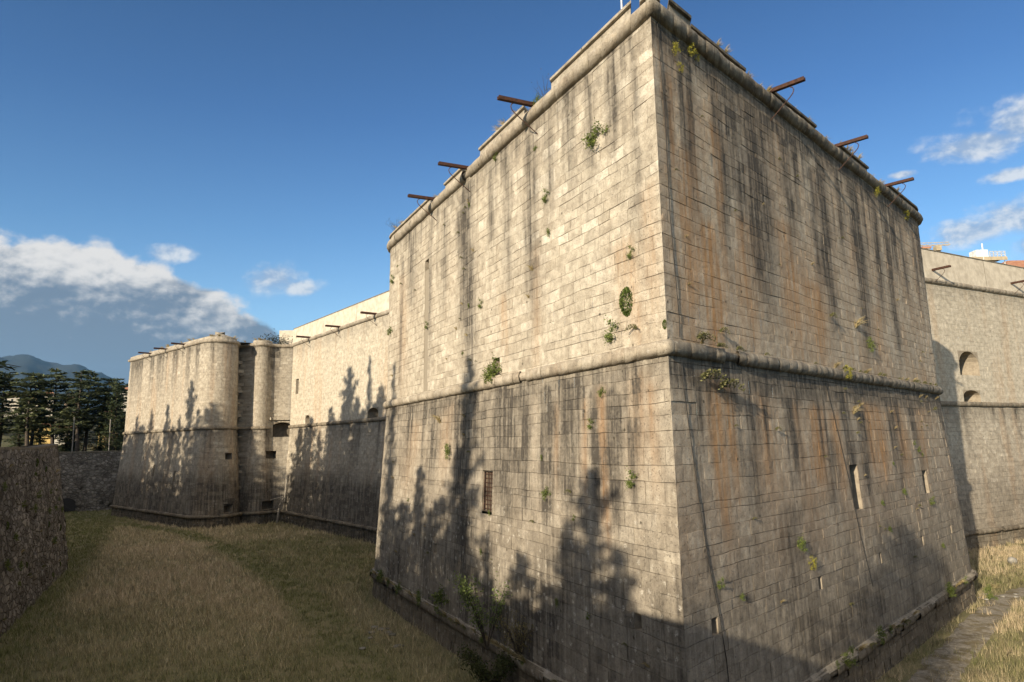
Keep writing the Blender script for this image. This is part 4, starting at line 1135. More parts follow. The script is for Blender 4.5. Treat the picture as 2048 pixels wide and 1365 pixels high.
for u, lb in ((-2.3, 'iron spout with its long slanting shadow on the right curtain wall above the arched openings'), (15.6, 'iron spout cut by the right edge of the picture on the right curtain wall'), (33, 'iron spout beyond the right edge of the picture on the right curtain wall')):
    spout(RCUR, rc(u), 33.1, 2.3, lb, G2, 0.15, back=0.2)
for u, lb in ((12.7, 'leftmost of the three spouts on the far bastion'), (21.3, 'middle one of the three spouts on the far bastion'), (30.1, 'spout on the far bastion nearest its rounded shoulder')):
    spout(FAR, sF(u), 31.95, 2.5, lb, 'iron spouts on the far bastion', 0.16, back=0.2)

# ------------------------------------------------------------------ cables and pipes
def cable(path, pts, rad, label, name='cable', cat='cable', mat=M_CABLE):
    mb = MB(); P = []
    for (s, z) in pts: P.append(path.at(s, z, 0.035))
    Q = []
    for i in range(len(P)-1):
        for t in np.linspace(0, 1, 6)[:-1]:
            Q.append(P[i]*(1-t)+P[i+1]*t+np.array([0, 0, 0]))
    Q.append(P[-1]); mb.tube(Q, rad, 5)
    return tag(mb.build(name, mat), label, cat)
cable(NEAR, [(sR(0.55), 31.3), (sR(0.8), 27), (sR(0.75), 22.5), (sR(1.05), 18), (sR(1.0), 17.2)], 0.017, 'thin black cable hanging down the upper shaded face beside the sharp corner')
cable(NEAR, [(sR(0.95), 16.1), (sR(1.3), 13.6), (sR(1.75), 10.5), (sR(2.15), 8.2), (sR(2.7), 6.2), (sR(3.0), 4.5), (sR(3.1), 2.4)], 0.017, 'thin black cable running down the lower shaded face past the small loophole near the corner')
cable(NEAR, [(sR(17.6), 16.1), (sR(18.6), 13), (sR(19.3), 10.5), (sR(19.9), 7.5), (sR(20.8), 4.6)], 0.014, 'thin dark cable down the shaded face just left of the big slit window')
def pole(pts, rad, label, name='drain_pipe', cat='pipe', mat=M_WOOD):
    mb = MB(); mb.tube([np.array(p, float) for p in pts], rad, 7)
    return tag(mb.build(name, mat), label, cat)
pj = LCUR.at(lc(-0.4), 2.0, 0.5)
pole([pj+np.array([-0.5, -0.9, -2.0]), pj+np.array([-0.25, -0.7, 0.6])], 0.16, 'lower stump of the broken grey drain pipe standing in the grass at the curtain corner')
pole([LCUR.at(lc(0.1), 3.6, 0.35), LCUR.at(lc(0.25), 8.2, 0.30)], 0.17, 'upper length of the broken grey drain pipe on the foot of the left curtain wall')
pole([pj+np.array([-0.3, -0.7, 0.9]), pj+np.array([0.45, -0.5, 2.4])], 0.10, 'pale board leaning to the right across the broken drain pipe', 'board', 'board')
pole([pj+np.array([-1.9, -0.5, 2.0]), pj+np.array([0.35, -0.5, 2.55])], 0.08, 'pale board lying slantwise above the broken drain pipe', 'board', 'board')

# ------------------------------------------------------------------ things beyond the right curtain
e = thing('roof_platform', (75, 110, 40), 'white and yellow scaffold platform showing above the right curtain wall', 'scaffold')
mb = MB(); mb.box(72.5, 109.5, 40.55, 78.3, 112, 40.8); mb.box(72.5, 109.4, 40.2, 78.3, 109.5, 40.6); mb.build('deck', M_YEL, e)
mb = MB(); mb.box(73.7, 109.8, 40.8, 75.6, 111.5, 42.0); mb.build('site_cabin', M_WHITE, e)
mb = MB()
for x in np.linspace(75.8, 78.2, 5): mb.box(x-0.04, 109.7, 40.8, x+0.04, 109.78, 41.7)
for z in (41.1, 41.4, 41.68): mb.box(75.7, 109.7, z-0.04, 78.3, 109.78, z+0.04)
for x in (72.7, 78.1): mb.box(x-0.06, 109.8, 30, x+0.06, 109.92, 40.2); mb.box(x-0.06, 111.5, 30, x+0.06, 111.62, 40.2)
mb.build('guard_rail', M_ROCK, e)
e = thing('roofed_building', (88, 118, 31), 'building with a red tiled roof peeping over the right curtain wall', 'building')
mb = MB(); mb.box(82.5, 113, 30, 99, 124, 39.6); mb.build('wall', M_PLASTER, e)
mb = MB()
mb.hexa([(79.3, 111.5, 39.45), (100, 111.5, 39.45), (100, 126, 39.45), (79.3, 126, 39.45), (83.0, 116, 41.7), (98, 116, 41.7), (98, 121, 41.7), (83.0, 121, 41.7)])
mb.build('roof', M_TILE, e)
e = thing('tower_crane', (79.9, 130, 31), 'orange crane jib and cab just above the right curtain wall', 'crane')
mb = MB()
for dx in (-.5, .5):
    for dy in (-.5, .5): mb.box(80.4+dx-.07, 131+dy-.07, 30, 80.4+dx+.07, 131+dy+.07, 47.6)
for z in np.arange(31, 47, 1.4): mb.box(79.8, 130.45, z, 81.0, 130.55, z+.1)
mb.build('mast', M_YEL, e)
mb = MB(); A = np.array([68, 134, 49.3]); B = np.array([82.5, 129.8, 48.4])
for off in (np.array([0, 0, 0.0]), np.array([0, 0.5, 0.0]), np.array([0, 0.25, 0.55])): mb.tube([A+off, B+off], 0.06, 5)
for i in range(16):
    t = i/16; P = A*(1-t)+B*t; Q = A*(1-t-1/32)+B*(t+1/32)
    mb.tube([P, Q+np.array([0, .25, .55])], 0.035, 4); mb.tube([Q+np.array([0, .25, .55]), A*(1-t-1/16)+B*(t+1/16)], 0.035, 4)
mb.build('jib', M_YEL, e)
mb = MB(); mb.box(79.9, 129.9, 47.4, 80.9, 131.0, 48.3); mb.build('cab', M_YEL, e)
e = thing('roof_turret', (76, 128, 31), 'small white roof box beside the crane above the right curtain wall', 'roof box')
mb = MB(); mb.box(75.6, 127, 30, 76.9, 128.5, 47.0); mb.build('wall', M_WHITE, e)
mb = MB(); mb.box(75.4, 126.8, 47.0, 77.1, 128.7, 47.3); mb.build('cap', M_TILE, e)
mb = MB(); mb.tube([(68.8, 101, 34), (68.8, 101, 39.2)], 0.05, 6); mb.tube([(68.8, 101, 39.2), (68.8, 101, 40.6)], 0.10, 6)
tag(mb.build('lightning_rod', M_WHITE), 'white lightning rod standing above the right curtain parapet', 'lightning rod')
mb = MB(); mb.tube([(7.05, 40, 31.9), (7.05, 40, 43)], 0.055, 7)
tag(mb.build('flagpole', M_WHITE), 'white flagpole on the near bastion just left of its corner', 'flagpole')

# ------------------------------------------------------------------ houses on the hillside
M_HWALL = [mat_simple('house_render_pale', (0.55, 0.50, 0.40), 0.9, (0.62, 0.57, 0.47), 1.0), mat_simple('house_render_ochre', (0.50, 0.36, 0.13), 0.9, (0.60, 0.44, 0.18), 1.0), mat_simple('house_render_rose', (0.46, 0.32, 0.23), 0.9, (0.52, 0.38, 0.28), 1.0)]
hs = [(-284, 420, 41, 8, 3.5, 0, 'long pale house high on the hillside behind the second cedar'), (-274, 420, 42, 5, 5, 0, 'tall pale house with a blank front high on the hillside'), (-261, 422, 41, 8, 4, 2, 'rose house seen between the flat-topped cedars'),
      (-290, 400, 22, 7, 6, 1, 'ochre house low behind the trunk of the second cedar'), (-263, 400, 22, 12, 5, 1, 'wide ochre house low behind the thickest cedar trunk'), (-240, 425, 31, 7, 5, 2, 'rose house right of the cedars halfway up the hill'),
      (-228, 420, 43.5, 7, 5, 0, 'small pale house at the left edge of the far bastion'), (-296, 420, 42, 8, 4, 0, 'pale house high on the hillside at the left edge of the picture'), (-250, 400, 20, 12, 6, 0, 'low pale house by the road under the cedars'), (-226, 400, 22, 10, 7, 1, 'ochre house low behind the pointed fir')]
for (x, y, z, wd, h, k, lb) in hs:
    e = thing('house', (x, y, z), lb, 'house')
    ra = math.atan2(-x, y)
    def rt(p): return (x+p[0]*math.cos(ra)-p[1]*math.sin(ra), y+p[0]*math.sin(ra)+p[1]*math.cos(ra), z+p[2])
    mb = MB(); mb.hexa([rt(p) for p in [(-wd/2, 0, -8), (wd/2, 0, -8), (wd/2, 8, -8), (-wd/2, 8, -8), (-wd/2, 0, h), (wd/2, 0, h), (wd/2, 8, h), (-wd/2, 8, h)]]); mb.build('wall', M_HWALL[k], e)
    mb = MB(); mb.hexa([rt(p) for p in [(-wd/2-.5, -.6, h), (wd/2+.5, -.6, h), (wd/2+.5, 8.6, h), (-wd/2-.5, 8.6, h), (-wd/2+1, 3.9, h+2), (wd/2-1, 3.9, h+2), (wd/2-1, 4.1, h+2), (-wd/2+1, 4.1, h+2)]]); mb.build('roof', M_TILE, e)
    for i in range(int(wd/3)):
        for zz in (1.0, 4.0):
            if zz+1.6 > h: continue
            xx = -wd/2+1.5+i*3
            mb = MB(); mb.hexa([rt(p) for p in [(xx-.5, -.05, zz), (xx+.5, -.05, zz), (xx+.5, .1, zz), (xx-.5, .1, zz), (xx-.5, -.05, zz+1.5), (xx+.5, -.05, zz+1.5), (xx+.5, .1, zz+1.5), (xx-.5, .1, zz+1.5)]]); mb.build('window', M_CABLE, e)
# pale posts along the road beyond the far moat wall
for i, (x, y, h) in enumerate([(-99.5, 162, 8), (-93.5, 166, 7.5), (-86.4, 169, 10.5)]):
    mb = MB(); mb.tube([(x, y, 12.2), (x, y, 12.8+h)], 0.12, 7); 
    o = mb.build('lamp_post', M_WOOD)
    tag(o, ['pale lamp post just right of the rubble wall corner', 'pale lamp post in the middle between the rubble wall and the far bastion', 'tallest pale lamp post, nearest the far bastion'][i], 'lamp post', 'pale posts behind the far moat wall')

# ------------------------------------------------------------------ weeds on the walls
def weed_mesh(seed, kind):
    rg = np.random.default_rng(seed)
    if kind == 'dry':
        n = 46
        a = rg.uniform(-1.3, 1.3, n); upk = rg.uniform(0.35, 1.0, n); ln = rg.uniform(0.35, 1.0, n)
        d = unit(np.stack([np.sin(a)*0.7, 0.25+0.35*rg.random(n), upk], 1))
        base = rg.normal(0, 0.10, (n, 3))*np.array([1, .3, .2])
        mid = base+d*ln[:, None]*0.55; tip = base+d*ln[:, None]+np.array([0, 0.12, -0.22])*ln[:, None]**2
        w = unit(np.cross(d, rg.normal(0, 1, (n, 3))))*0.016
        V = np.stack([base-w, base+w, mid+w, mid-w], 1).reshape(-1, 3); V2 = np.stack([mid-w, mid+w, tip+w*.2, tip-w*.2], 1).reshape(-1, 3)
        V = np.concatenate([V, V2]); F = np.arange(len(V)).reshape(-1, 4)
        b = rg.random(n)[:, None]; t = np.array([[0.20, 0.155, 0.075]])*(1-b)+np.array([[0.40, 0.33, 0.18]])*b
        t = np.concatenate([np.repeat(t, 4, 0)]*2)
    else:
        n = {'leafy': 620, 'cushion': 900, 'sprig': 360, 'yellow': 460}[kind]
        th = rg.uniform(0, 2*math.pi, n); r = rg.random(n)**0.5
        if kind == 'cushion':
            ph = rg.uniform(0, math.pi, n)
            C = np.stack([0.42*np.sin(ph)*np.cos(th), 0.30*np.abs(np.sin(ph)*np.sin(th)), 0.62*np.cos(ph)-0.1], 1)*(0.72+0.28*rg.random((n, 1)))
            L = rg.uniform(0.03, 0.065, n)
        elif kind == 'sprig':
            k = rg.integers(0, 7, n); aa = np.linspace(-1.2, 1.2, 7)[k]; q = rg.random(n)
            C = np.stack([np.sin(aa)*q*0.7, 0.12+0.38*q, np.cos(aa)*q*0.55-0.35*q*q], 1)+rg.normal(0, 0.035, (n, 3)); L = rg.uniform(0.025, 0.055, n)
        else:
            k = rg.integers(0, 9, n); cc = rg.normal(0, 1, (9, 3))*np.array([0.30, 0.10, 0.30])+np.array([0, 0.24, 0.12])
            C = cc[k]+rg.normal(0, 0.10, (n, 3))*rg.uniform(0.4, 1.5, (n, 1)); L = rg.uniform(0.028, 0.065, n)
        D = unit(rg.normal(0, 1, (n, 3))+np.array([0, 0.4, 0.3])); W = unit(np.cross(D, rg.normal(0, 1, (n, 3))))
        V, F = kites(C, D, W, L, L*0.55)
        c0, c1 = {'leafy': ((.05, .075, .018), (.16, .19, .05)), 'cushion': ((.035, .055, .012), (.10, .13, .03)), 'sprig': ((.06, .065, .025), (.17, .16, .07)), 'yellow': ((.14, .14, .02), (.32, .29, .05))}[kind]
        b = rg.random(n)[:, None]; t = np.repeat(np.array([c0])*(1-b)+np.array([c1])*b, 4, 0)
        # stems
    return V, F, np.concatenate([t*1.25, np.ones((len(t), 1))], 1)
WEED = {}
def weed(kind, P, out, size, label, cat='plant', group=None, rot=0.0, tilt=0.0, sx=1.0):
    v = random.Random(int(P[0]*91+P[2]*37)).choice((0, 1, 2))
    key = (kind, v)
    nm = {'dry': 'dry_plant', 'leafy': 'leafy_weed', 'cushion': 'cushion_weed', 'sprig': 'sprig_weed', 'yellow': 'yellow_weed'}[kind]  # all are small wall weeds and grass tufts made of loose leaves
    if key not in WEED:
        V, F, t = weed_mesh(500+v*31+len(kind), kind)
        o = link_mesh(nm, V, F, M_LEAF, None, {'tint': t}); WEED[key] = o.data
    else:
        o = bpy.data.objects.new(nm, WEED[key]); COL.objects.link(o)
    o.location = P; a = math.atan2(out[1], out[0])-math.pi/2
    o.rotation_euler = (tilt, rot, a); size *= 0.85; o.scale = (size*sx, size, size)
    return tag(o, label, cat, group)
def on_wall(path, s, z, d=0.0):
    return path.out(s, z, d), path.nrm(s)
def wl(kind, u, z, size, label, side='L', **kw):
    p, q = on_wall(NEAR, sL(u) if side == 'L' else sR(u), z, kw.pop('d', 0.0)); return weed(kind, p, q, size, label, **kw)
wl('leafy', 4.9, 27.5, 1.25, 'spreading green plant high on the sunlit bastion face below the top moulding', sx=1.4)
wl('leafy', 10.1, 26.2, 0.7, 'small green plant in the middle of the upper sunlit bastion face')
wl('leafy', 9.95, 24.1, 0.45, 'tiny green plant just below another in the middle of the upper sunlit face')
wl('leafy', 2.2, 21.1, 0.55, 'small green plant above the oval bush near the sharp corner')
wl('cushion', 2.75, 19.2, 1.25, 'dense oval green bush clinging to the sunlit face near the corner')
wl('leafy', 3.9, 17.75, 1.0, 'bright green plant standing just above the string course near the corner')
wl('sprig', 2.1, 17.8, 0.8, 'thin straggling plant above the string course right of the bright green one')
wl('cushion', 0.12, 17.7, 0.38, 'small round green cushion right beside the sharp corner')
wl('leafy', 17.3, 17.3, 1.6, 'dark green plant growing out of the small square hole above the string course', sx=0.8)
wl('leafy', 18.3, 17.1, 1.1, 'green plant sprawling on the string course left of the square hole')
wl('dry', 12.1, 22.6, 0.7, 'brown dry plant halfway up the sunlit face on a grey streak')
wl('dry', 12.6, 21.1, 0.5, 'lower brown dry plant on the grey streak of the sunlit face')
wl('leafy', 19.6, 21.9, 0.6, 'green plant on the upper sunlit face right of the eroded dark band')
wl('leafy', 17.0, 31.1, 0.6, 'small green plant just under the top moulding of the sunlit face')
wl('leafy', 30.8, 22.2, 0.6, 'yellow green tuft beside the tall wall recess')
wl('leafy', 41.0, 28.0, 0.8, 'olive plant high on the left end of the near bastion')
wl('leafy', 41.6, 23.3, 0.9, 'green plant on the left end of the near bastion level with the curtain spouts')
wl('leafy', 2.8, 11.3, 0.75, 'small green plant low on the sunlit face near the corner edge')
wl('leafy', 10.6, 10.4, 0.7, 'green plant beside the shadow of the right hand tree on the lower sunlit face')
wl('leafy', 5.1, 15.2, 0.5, 'tiny green plant just below the string course on the sunlit face')
wl('dry', 27.4, 14.6, 1.3, 'big brown weed below the string course near the left end of the sunlit face')
wl('leafy', 25.0, 12.3, 1.0, 'olive weed on the dark band below the string course')
wl('leafy', 25.2, 2.8, 1.6, 'dark green bush on the foot moulding left of the big shrub', sx=1.2)
wl('yellow', 1.9, 30.4, 0.62, 'yellow green tuft under the top moulding nearest the corner on the shaded face', 'R')
wl('yellow', 3.3, 30.9, 0.62, 'yellow green tuft second from the corner under the top moulding', 'R')
wl('yellow', 4.1, 31.0, 0.42, 'small yellow tuft third from the corner under the top moulding', 'R')
wl('yellow', 2.4, 29.8, 0.42, 'small yellow green tuft below the two bigger ones under the top moulding', 'R')
wl('yellow', 32.0, 30.9, 0.8, 'yellow tuft under the top moulding below the last spout of the shaded face', 'R')
wl('yellow', 40.2, 31.0, 0.8, 'yellow tuft under the top moulding at the far right end of the shaded face', 'R')
wl('dry', 24.2, 20.0, 1.3, 'big tan dry tuft casting a long shadow on the upper shaded face', 'R')
wl('sprig', 19.3, 20.2, 0.8, 'small grey weed left of the big tan tuft', 'R')
wl('leafy', 26.3, 18.8, 0.9, 'green weed below the big tan tuft on the shaded face', 'R')
wl('yellow', 20.4, 16.8, 0.75, 'bright yellow green plant on the string course of the shaded face', 'R', d=0.35)
wl('sprig', 2.3, 17.25, 1.1, 'straggling weeds on top of the string course next to the corner on the shaded face', 'R', d=0.15, sx=1.5)
wl('sprig', 4.6, 17.8, 0.8, 'dark weed in a joint above the string course near the rust stain', 'R')
wl('sprig', 2.6, 15.6, 1.6, 'straggling brown weeds hanging below the string course near the corner', 'R', sx=1.2)
wl('sprig', 4.3, 15.3, 1.5, 'second clump of straggling weeds below the string course near the corner', 'R', sx=1.4)
wl('leafy', 11.1, 7.9, 0.75, 'dark green plant low in the middle of the shaded face', 'R')
wl('yellow', 12.4, 6.9, 0.6, 'yellow green tuft low on the shaded face above a tiny loophole', 'R')
wl('dry', 21.8, 14.4, 0.9, 'dry weed above the big slit window of the shaded face', 'R')
wl('leafy', 35.9, 8.2, 0.6, 'small plant at the foot of the narrow right slit window', 'R')
rng = random.Random(77)
for i in range(26):
    u = rng.uniform(1, 43); wl(rng.choice(('sprig', 'dry', 'sprig')), u, 17.08, rng.uniform(0.35, 0.75), 'small weed tuft growing on the string course of the shaded bastion face', 'R', d=0.12, group='weeds on the string course of the shaded face')
for i in range(22):
    u = rng.uniform(4, 43); wl(rng.choice(('sprig', 'dry', 'sprig')), u, rng.uniform(13.2, 16.0), rng.uniform(0.3, 0.6), 'small weed in a joint of the shaded face just below the string course', 'R', group='weeds below the string course of the shaded face')
for i in range(22):
    u = rng.uniform(1, 43); wl(rng.choice(('sprig', 'dry', 'leafy')), u, rng.uniform(4.0, 12.5), rng.uniform(0.25, 0.5), 'small weed in a joint of the lower part of the shaded face', 'R', group='weeds low on the shaded face')
for i in range(20):
    u = rng.uniform(1, 43); wl(rng.choice(('sprig', 'sprig', 'dry')), u, rng.uniform(18.5, 29), rng.uniform(0.2, 0.42), 'small weed in a joint of the upper part of the shaded face', 'R', group='weeds high on the shaded face')
for i in range(24):
    u = rng.gauss(22.3, 1.0) if i < 14 else rng.uniform(5, 43); wl(rng.choice(('sprig', 'leafy', 'dry')), u, rng.uniform(18, 30), rng.uniform(0.25, 0.5), 'small weed in a joint of the upper sunlit bastion face', 'L', group='weeds high on the sunlit face')
for i in range(24):
    u = rng.uniform(1, 42); wl(rng.choice(('sprig', 'leafy', 'dry')), u, rng.uniform(4, 16), rng.uniform(0.25, 0.55), 'small weed in a joint of the lower sunlit bastion face', 'L', group='weeds low on the sunlit face')
for i in range(78):
    left = rng.random() < 0.72; u = rng.uniform(1.0, 42)
    wl(rng.choice(('dry', 'sprig', 'dry', 'leafy')), u, 2.14, rng.uniform(0.35, 0.95), 'weed growing on the foot moulding of the near bastion', 'L' if left else 'R', d=0.30, group='weeds on the foot moulding')
# dry grass on the parapets
def parapet_grass(path, s, z, d, n, label, group, sz=(0.5, 0.9)):
    for i in range(n):
        p, q = on_wall(path, s[0]+(s[1]-s[0])*rng.random(), 31.7, d+rng.uniform(-0.5, 0.1)); p[2] = z+rng.uniform(-0.02, 0.04)
        weed('dry', p, q, rng.uniform(*sz), label, 'dry grass', group)
G3 = 'dry grass tufts along the near bastion parapet'
LG = 'tuft of dry grass on top of the near bastion parapet'
for (a, b, z) in [(sL(42), sL(31), 32.78), (sL(30), sL(27.3), 32.05), (sL(23), sL(20.2), 32.05), (sL(19.5), sL(13), 32.85), (sL(12.8), sL(9.8), 32.1), (sR(4.0), sR(9.5), 32.55), (sR(10), sR(12.8), 32.1), (sR(13.2), sR(20), 32.65), (sR(20.4), sR(24.4), 32.1), (sR(25), sR(30.5), 32.72), (sR(31), sR(36), 32.1), (sR(36.5), sR(43), 32.72)]:
    parapet_grass(NEAR, (a, b), z, -0.1, 6, LG, G3)
for (a, b) in [(sF(3), sF(37)), (sF(38), S_CY+4)]:
    parapet_grass(FAR, (a, b), 32.4, -0.3, 12, 'tuft of dry grass on the far bastion parapet', 'dry grass on the far bastion', (0.7, 1.2))
p, q = on_wall(NEAR, sL(11.0), 31.7, 0.0); p[2] = 32.1
weed('leafy', p, q, 0.9, 'green plant standing on the spout gap nearest the corner of the sunlit face')
# bare twiggy shrubs on the parapet
def twig_shrub(p, h, label, seed, spread=0.6):
    rd = random.Random(seed); mb = MB(); e = thing('twiggy_shrub', tuple(p), label, 'shrub')
    p = np.array(p); tips = []
    for i in range(11):
        a = rd.uniform(0, 6.28); l = h*rd.uniform(0.6, 1.05); q = [p.copy()]
        d = np.array([math.cos(a)*spread, math.sin(a)*spread, 1.0])
        for k in range(4): q.append(q[-1]+d*l/4+np.array([rd.uniform(-.05, .05), rd.uniform(-.05, .05), -0.02*k])*h); tips.append(q[-1])
        mb.tube(q, [0.018, 0.015, 0.011, 0.008, 0.005], 4, False)
    mb.build('stem', M_BARK, e)
    rg = np.random.default_rng(seed); C = np.array(tips)[rg.integers(0, len(tips), 130)]+rg.normal(0, 0.09*h, (130, 3))
    D = unit(rg.normal(0, 1, (130, 3))); W = unit(np.cross(D, rg.normal(0, 1, (130, 3)))); L = rg.uniform(0.02, 0.05, 130)
    V, F = kites(C, D, W, L, L*.6); link_mesh('leaves', V, F, M_LEAF, e, {'tint': np.tile([0.09, 0.085, 0.04, 1], (len(V), 1))})
p, q = on_wall(NEAR, sL(10.6), 31.7, -0.3); twig_shrub((p[0], p[1], 32.0), 1.5, 'bare twiggy shrub on the parapet gap left of the corner merlon', 5)
p, q = on_wall(NEAR, sL(41.5), 31.7, -0.3); twig_shrub((p[0], p[1], 32.7), 1.3, 'bare twiggy shrub at the far left end of the near bastion parapet', 6, 0.9)
p, q = on_wall(FAR, FAR.s[22]+0.5, 31.7, -1.2)
rgx = np.random.default_rng(9)
n = 900; C = np.array([p[0]-0.6, p[1], 32.4])+rgx.normal(0, 1, (n, 3))*np.array([1.3, 0.5, 0.75]); D = unit(rgx.normal(0, 1, (n, 3))); W = unit(np.cross(D, rgx.normal(0, 1, (n, 3)))); L = rgx.uniform(.08, .2, n)
V, F = kites(C, D, W, L, L*.5); V[:, 2] = np.maximum(V[:, 2], 31.6)
tag(link_mesh('dark_shrub', V, F, M_LEAF, None, {'tint': np.tile([0.03, 0.035, 0.02, 1], (len(V), 1))}), 'dark shrub on the wall top between the far bastion and the pale curtain', 'shrub')

# the big shrub at the bastion foot
def big_shrub(name, base, n, ext, label, seed, tint, stems, leaf=(0.06, 0.12)):
    e = thing(name, tuple(base), label, 'shrub'); rd = random.Random(seed); rg = np.random.default_rng(seed)
    base = np.array(base, float); mb = MB(); pts = []
    for i in range(stems):
        a = rd.uniform(0, 6.28); d = np.array([math.cos(a)*ext[0], math.sin(a)*ext[1], ext[2]])*rd.uniform(0.55, 1.0)
        q = [base+np.array([0, 0, -0.1])]
        for k in range(1, 8):
            t = k/7; q.append(base+np.array([d[0]*t, d[1]*t, d[2]*(1.35*t-0.45*t*t)])+np.array([rd.uniform(-.08, .08), rd.uniform(-.08, .08), rd.uniform(-.06, .06)])); 
            if k > 1: pts.append(q[-1])
        mb.tube(q, [0.035*(1-t*0.85) for t in np.linspace(0, 1, 8)], 4, False)
    mb.build('stem', M_BARK, e)
    P = np.array(pts); C = P[rg.integers(0, len(P), n)]+rg.normal(0, 1, (n, 3))*np.array([.18, .18, .20])
    D = unit(rg.normal(0, 1, (n, 3))+np.array([0, 0, -.3])); W = unit(np.cross(D, rg.normal(0, 1, (n, 3)))); L = rg.uniform(*leaf, n)
    V, F = kites(C, D, W, L, L*.45); b = rg.random(n)[:, None]
    t = np.repeat(np.array([tint[0]])*(1-b)+np.array([tint[1]])*b, 4, 0)
    link_mesh('leaves', V, F, M_LEAF, e, {'tint': np.concatenate([t, np.ones((len(t), 1))], 1)})
    return e
p, q = on_wall(NEAR, sL(16.2), 2.1, 0.7)
big_shrub('elder_shrub', (p[0], p[1], 2.0), 1700, (2.1, 1.4, 4.8), 'tall light green shrub with arching shoots in front of the bastion foot', 21, ((.07, .105, .028), (.20, .25, .08)), 11, (0.045, 0.10))
p, q = on_wall(NEAR, sL(14.2), 2.0, 1.3)
big_shrub('dark_bush', (p[0], p[1], 0.4), 2600, (1.7, 1.4, 2.3), 'dark bush in the shade at the foot of the tall light green shrub', 22, ((.035, .045, .016), (.085, .095, .035)), 16, (0.05, 0.10))
p, q = on_wall(NEAR, sL(12.8), 2.2, 0.4)
big_shrub('dry_plant', (p[0], p[1], 2.2), 1100, (1.1, 0.8, 2.3), 'dry twiggy bush right of the tall light green shrub', 23, ((.11, .095, .035), (.24, .20, .09)), 14, (.03, .07))

# ------------------------------------------------------------------ grass on the moat floor
def inside(px, py, poly):
    poly = np.asarray(poly); r = np.zeros(px.shape, bool); n = len(poly); j = n-1
    for i in range(n):
        xi, yi = poly[i]; xj, yj = poly[j]
        c = ((yi > py) != (yj > py)) & (px < (xj-xi)*(py-yi)/(yj-yi+1e-12)+xi)
        r ^= c; j = i
    return r
poly_out = [tuple(p) for p in CSC.p]+[(80, 300), (200, 200)]
poly_near = [tuple(p) for p in NEAR.p]+[(30, 120), (-20, 120)]
poly_near = [tuple(q) for q in np.array([NEAR.at(s, 0.0, 0.25)[:2] for s in NEAR.s])]+[(40, 120), (0, 120)]
poly_fort = [tuple(LCUR.p[2]), tuple(LCUR.p[0]), (-40, 200), (140, 200), tuple(RCUR.p[2]), tuple(RCUR.p[0])]
poly_far = [tuple(FAR.at(s, 0.0, 0.2)[:2]) for s in FAR.s]+[(-40, 170)]
TRACK = np.array([(-90, 142), (-71.7, 132.5), (-51.7, 114.5), (-34.1, 90.9), (-20.5, 68.4), (-12.1, 50.8), (-6.5, 38.0), (-3, 28)])
PATHC = np.array([(44, 63), (38.9, 59.4), (27.6, 46.6), (21.4, 39.6), (15, 32), (8, 24)])
def dline(x, y, L):
    d = np.full(x.shape, 1e9)
    for a, b in zip(L[:-1], L[1:]):
        ab = b-a; t = np.clip(((x-a[0])*ab[0]+(y-a[1])*ab[1])/(ab@ab), 0, 1)
        d = np.minimum(d, np.hypot(x-a[0]-t*ab[0], y-a[1]-t*ab[1]))
    return d
rg = np.random.default_rng(4242)
def scatter(n, x0, x1, y0, y1):
    x = rg.uniform(x0, x1, n); y = rg.uniform(y0, y1, n)
    r = np.hypot(x, y)
    keep = rg.random(n) < np.clip((62/np.maximum(r, 20))**1.5, 0, 1)
    az = np.degrees(np.arctan2(x, y))
    keep &= (np.abs(az) < 44) & (y > 18)
    x, y = x[keep], y[keep]
    k = inside(x, y, poly_out) & ~inside(x, y, poly_near) & ~inside(x, y, poly_fort) & ~inside(x, y, poly_far)
    return x[k], y[k]
gx_, gy_ = scatter(230000, -110, 90, 18, 165)
right = gx_ > gy_*0.45
dt = dline(gx_, gy_, TRACK); dp = dline(gx_, gy_, PATHC)
k = ~((dp < 0.55+1.3*fbm(gx_*0.7, gy_*0.7, 5)) & right & (rg.random(len(gx_)) < 0.94))
gx_, gy_, right, dt, dp = gx_[k], gy_[k], right[k], dt[k], dp[k]
dry = sstep(0.36, 0.60, fbm(gx_*0.085, gy_*0.085, 401, 4)+0.10*(fbm(gx_*0.6, gy_*0.6, 402, 3)-0.5)*2)
dn = (gx_-P0[0])*NL[0]+(gy_-P0[1])*NL[1]                 # distance from the sunlit face
td = np.interp(gy_, [28, 50, 68, 91, 114, 132], [6, 5.7, 5.6, 8, 13.6, 23.8])   # distance of the old track from it
mead = sstep(td+0.6, td+3.0, dn)*sstep(26.0, 22.5, dn)*sstep(36, 66, gy_+8*(fbm(gx_*0.12, gy_*0.12, 411, 3)-0.5)*2)*sstep(134, 118, gy_)
other = 0.18+0.42*dry*sstep(td-1.0, td-3.0, dn)+0.25*sstep(100, 112, gy_)*sstep(td, td-3, dn)
dl = np.maximum(mead*(0.62+0.30*fbm(gx_*0.22, gy_*0.22, 412, 3))+0.12*(dry-0.5), other*0.9+0.25*mead)
dl = dl-0.40*sstep(1.9, 0.6, dt)*(gx_ < 5)-0.25*sstep(24.0, 26.5, dn)
dry = np.where(right, 0.25+0.7*dry, dl)
dry = np.clip(dry+rg.normal(0, 0.14, len(dry)), 0, 1)
dry = np.where(np.hypot((gx_+46)/5, (gy_-100)/4) < 1, np.maximum(dry, 0.9), dry)
hgt = (0.34+0.42*dry*fbm(gx_*0.2, gy_*0.2, 403, 3)+0.15*rg.random(len(gx_)))*np.where(dt < 1.6, 0.8, 1.0)
NB = 9
T = len(gx_); N = T*NB
cx_ = np.repeat(gx_, NB)+rg.normal(0, 0.16, N); cy_ = np.repeat(gy_, NB)+rg.normal(0, 0.16, N)
hh = np.repeat(hgt, NB)*rg.uniform(0.40, 1.15, N)*np.where(rg.random(N) < 0.02, 1.9, 1.0)
